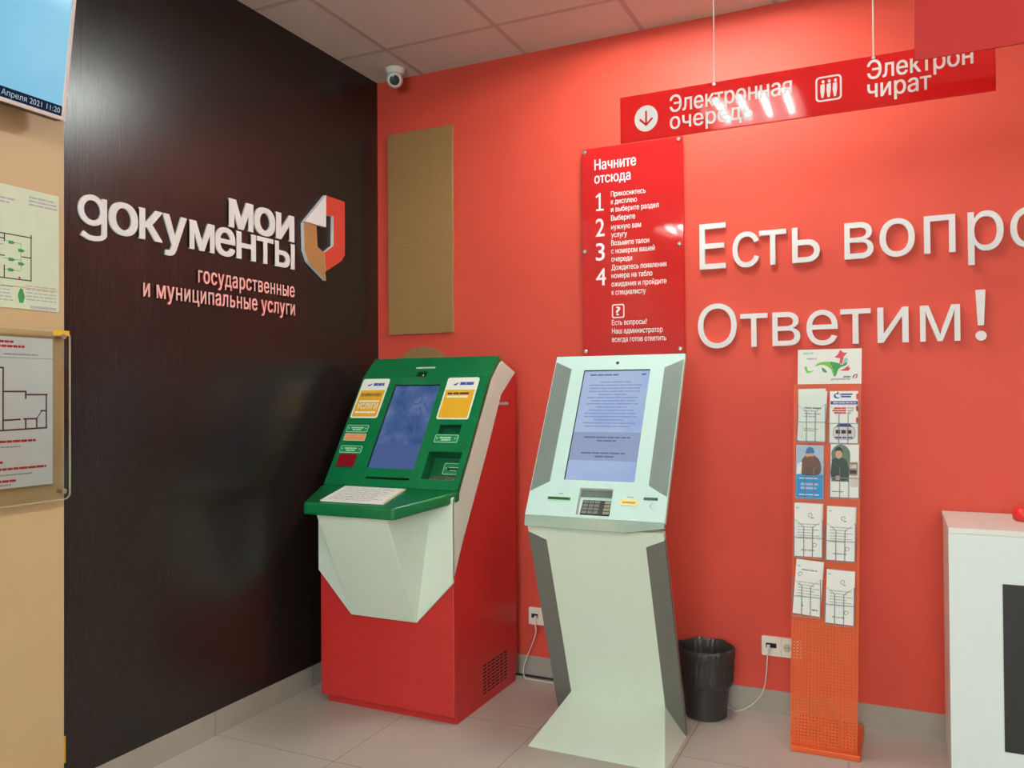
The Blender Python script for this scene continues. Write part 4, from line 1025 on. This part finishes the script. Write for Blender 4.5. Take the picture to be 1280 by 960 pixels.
# luminous escape plan
ev = thing('escape_plan', (BX, -2.17, 1.68), 'pale green escape plan sheet on the beige wall under the television', 'poster')
g = G(); g.fbox(FB, -2.45, -1.8885, 1.680, 2.068, 0.0005, 0.003); O('plan_sheet', g, LUMI, ev)
g = G(); ws = 0.0034
pu = lambda X_: X(X_) if False else -2.089 + (X_ / 325.0) * 0.199
pz = lambda X_, Y_: 0
def ev_uv(X_, Y_):            # a spot on the sheet: X_ 0..325, Y_ 0 top .. 1 bottom
    return -2.089 + X_ / 325.0 * 0.1995, 2.068 - Y_ * 0.388
def ln(a, b, t, m):
    A_ = Vector(ev_uv(*a)); B_ = Vector(ev_uv(*b)); d = (B_ - A_); nn = Vector((-d.y, d.x)).normalized() * t / 2
    e = d.normalized() * t / 2; A_ = A_ - e; B_ = B_ + e
    g.flat(FB, [(A_.x + nn.x, A_.y + nn.y), (B_.x + nn.x, B_.y + nn.y), (B_.x - nn.x, B_.y - nn.y), (A_.x - nn.x, A_.y - nn.y)], ws, m)
for a, b in (((-300, .40), (170, .40)), ((168, .38), (168, .76)), ((-300, .76), (168, .76)), ((25, .40), (25, .46)), ((-300, .44), (25, .44)), ((120, .57), (168, .57)), ((25, .66), (25, .76)), ((-200, .44), (-200, .76)), ((-110, .58), (25, .58)), ((-90, .58), (-90, .76))): ln(a, b, 0.0035, 0)
for a, b in (((30, .455), (110, .465)), ((112, .465), (114, .68)), ((20, .60), (110, .60)), ((20, .69), (110, .69)), ((-180, .50), (20, .49)), ((-180, .68), (0, .68))): ln(a, b, 0.0015, 1)
for q in ((62, .465), (114, .52), (62, .605), (114, .63), (60, .69), (-60, .50), (-120, .68)):
    u, v = ev_uv(*q); g.flat(FB, [(u - 0.010, v - 0.005), (u + 0.004, v - 0.005), (u + 0.012, v), (u + 0.004, v + 0.005), (u - 0.010, v + 0.005)], ws + 0.0003, 1)
for (a, b, y) in ((-300, 85, .12), (-300, 60, .15), (155, 300, .07), (155, 315, .10), (155, 315, .13)): bars(g, FB, ev_uv(a, 0)[0], ev_uv(b, 0)[0], ev_uv(0, y)[1], 0.006, ws, 2, 0.9, 0.02)
for k in range(5):
    bars(g, FB, ev_uv(-300, 0)[0], ev_uv(70, 0)[0], ev_uv(0, .83 + .028 * k)[1], 0.004, ws, 2, 0.85, 0.02); bars(g, FB, ev_uv(140, 0)[0], ev_uv(310, 0)[0], ev_uv(0, .81 + .028 * k)[1], 0.004, ws, 2, 0.85, 0.02)
u, v = ev_uv(115, .90); g.flat(FB, [(u - 0.006, v - 0.02), (u + 0.006, v - 0.02), (u + 0.012, v), (u + 0.004, v + 0.026), (u - 0.004, v + 0.026), (u - 0.012, v + 0.004)], ws, 1)
u, v = ev_uv(105, .745); g.flat(FB, disc(u, v, 0.004, n=10), ws + 0.0003, 3)
bars(g, FB, ev_uv(165, 0)[0], ev_uv(318, 0)[0], 1.684, 0.009, ws, 2, 0.95, 0.04)
g.rect(FB, -2.44, -1.892, 1.868 - 0.12, 1.870 - 0.12, ws, 4)
O('plan_print', g, [INK_DK, INK_GREEN, INK, INK_RED, LABEL_ORANGE], ev)

# clear acrylic holder with a white floor plan
ho = thing('sign_holder', (BX, -2.2, 1.05), 'clear acrylic holder with a floor plan sheet on the beige wall', 'sign holder')
g = G(); g.prism(FB, rr(-2.55, -1.863, 1.056, 1.616, 0.020), 0.020, 0.026); O('clear_panel', g, ACRYL, ho, bevel=0.001)
EDGEM = mat('acrylic_edge', srgb(206, 200, 170), 0.25)
g = G(); ring_strip(g, FB, rr(-2.55, -1.863, 1.056, 1.616, 0.020), rr(-2.548, -1.865, 1.058, 1.614, 0.018), 0.0198, 0.0262); O('panel_edge', g, EDGEM, ho)
for (u, v) in ((-1.890, 1.598), (-1.888, 1.084), (-2.52, 1.598), (-2.52, 1.084)):
    g = G(); g.lathe((BX, u, v), [(0.006, 0.0), (0.006, 0.026), (0.009, 0.0262), (0.009, 0.031), (0.0, 0.032)], 18, axis=(1, 0, 0)); O('standoff', g, STEEL, ho, smooth=True)
pp = thing('floor_plan', (BX + 0.02, -2.2, 1.11), 'white floor plan sheet with red headings inside the clear holder', 'sheet')
g = G(); g.fbox(FB, -2.40, -1.922, 1.112, 1.588, 0.0165, 0.0190); O('sheet', g, mat('sheet_white', srgb(236, 236, 240), 0.5, var=0.01), pp)
g = G(); ws = 0.0194
P3 = lambda X_, Y_: (-2.089 + X_ / 216.0 * 0.166, 1.586 - (Y_ - 157) / 603.0 * 0.472)
def ln3(a, b, t, m=0):
    A_ = Vector(P3(*a)); B_ = Vector(P3(*b)); d = (B_ - A_); nn = Vector((-d.y, d.x)).normalized() * t / 2; e = d.normalized() * t / 2; A_ = A_ - e; B_ = B_ + e
    g.flat(FB, [(A_.x + nn.x, A_.y + nn.y), (B_.x + nn.x, B_.y + nn.y), (B_.x - nn.x, B_.y - nn.y), (A_.x - nn.x, A_.y - nn.y)], ws, m)
for a, b in (((2, 280), (2, 530)), ((2, 375), (97, 375)), ((97, 375), (97, 402)), ((97, 388), (190, 388)), ((188, 388), (188, 525)), ((2, 530), (190, 526)), ((2, 490), (72, 488)), ((90, 487), (145, 487)), ((97, 487), (97, 526)), ((145, 487), (145, 526)), ((-300, 280), (2, 280)), ((-300, 530), (2, 530)), ((-160, 280), (-160, 530)), ((165, 455), (188, 455))): ln3(a, b, 0.005)
ln3((145, 487), (168, 455), 0.003); ln3((-400, 239), (218, 239), 0.002, 1)
for a, b, y, m, h in ((-350, 45, 180, 2, .0075), (-350, 92, 198, 2, .0075), (5, 150, 228, 1, .0045), (-350, 148, 580, 2, .0075), (-350, 75, 600, 1, .0045), (-350, 2, 662, 2, .0075), (-350, 188, 690, 2, .0075), (-350, 130, 712, 1, .0045), (-350, 55, 738, 2, .0075), (-350, 35, 760 - 8, 1, .0045)):
    bars(g, FB, P3(a, 0)[0], P3(b, 0)[0], P3(0, y)[1], h, ws, m, 0.92, 0.018)
O('sheet_print', g, [INK_PLUM, INK, INK_RED], pp)
# bits of yellow tape
g = G(); g.fbox(FB, -1.925, -1.868, 1.600, 1.618, 0.0266, 0.0274); o = O('tape_strip', g, TAPE); tag(o, 'yellow tape strip on the upper corner of the clear holder', 'tape')
g = G(); g.box(0.0, 0.0012, -1.8665, -1.852, 0.165, 0.255); o = O('tape_strip', g, TAPE); tag(o, 'short yellow tape strip low on the edge of the dark wall', 'tape')

# ================================================================== CORNER CAMERA
sc = thing('security_camera', (0.19, -0.12, H), 'small white dome security camera on the ceiling in the corner above the brown board', 'camera')
CP = Vector((0.195, -0.12, H))
g = G(); g.lathe(CP, [(0.050, 0.0), (0.050, -0.010), (0.046, -0.022), (0.040, -0.030), (0.0, -0.030)], 32); O('mount', g, WHITE, sc, smooth=True)
dirn = Vector((0.42, -0.72, -0.42)).normalized()
g = G()
for k in range(1):
    pr = [(0.0, -0.040), (0.020, -0.036), (0.036, -0.022), (0.043, 0.0), (0.041, 0.016), (0.034, 0.028), (0.026, 0.030), (0.0, 0.030)]
    g.lathe(CP + Vector((0.004, -0.01, -0.058)), pr, 32, axis=dirn)
O('camera_ball', g, WHITE, sc, smooth=True)
g = G(); g.lathe(CP + Vector((0.004, -0.01, -0.058)) + dirn * 0.0302, [(0.026, 0), (0.025, 0.003), (0.012, 0.006), (0, 0.007)], 28, axis=dirn); O('camera_lens', g, mat('lens_dark', (0.01, 0.018, 0.018), 0.12), sc, smooth=True)
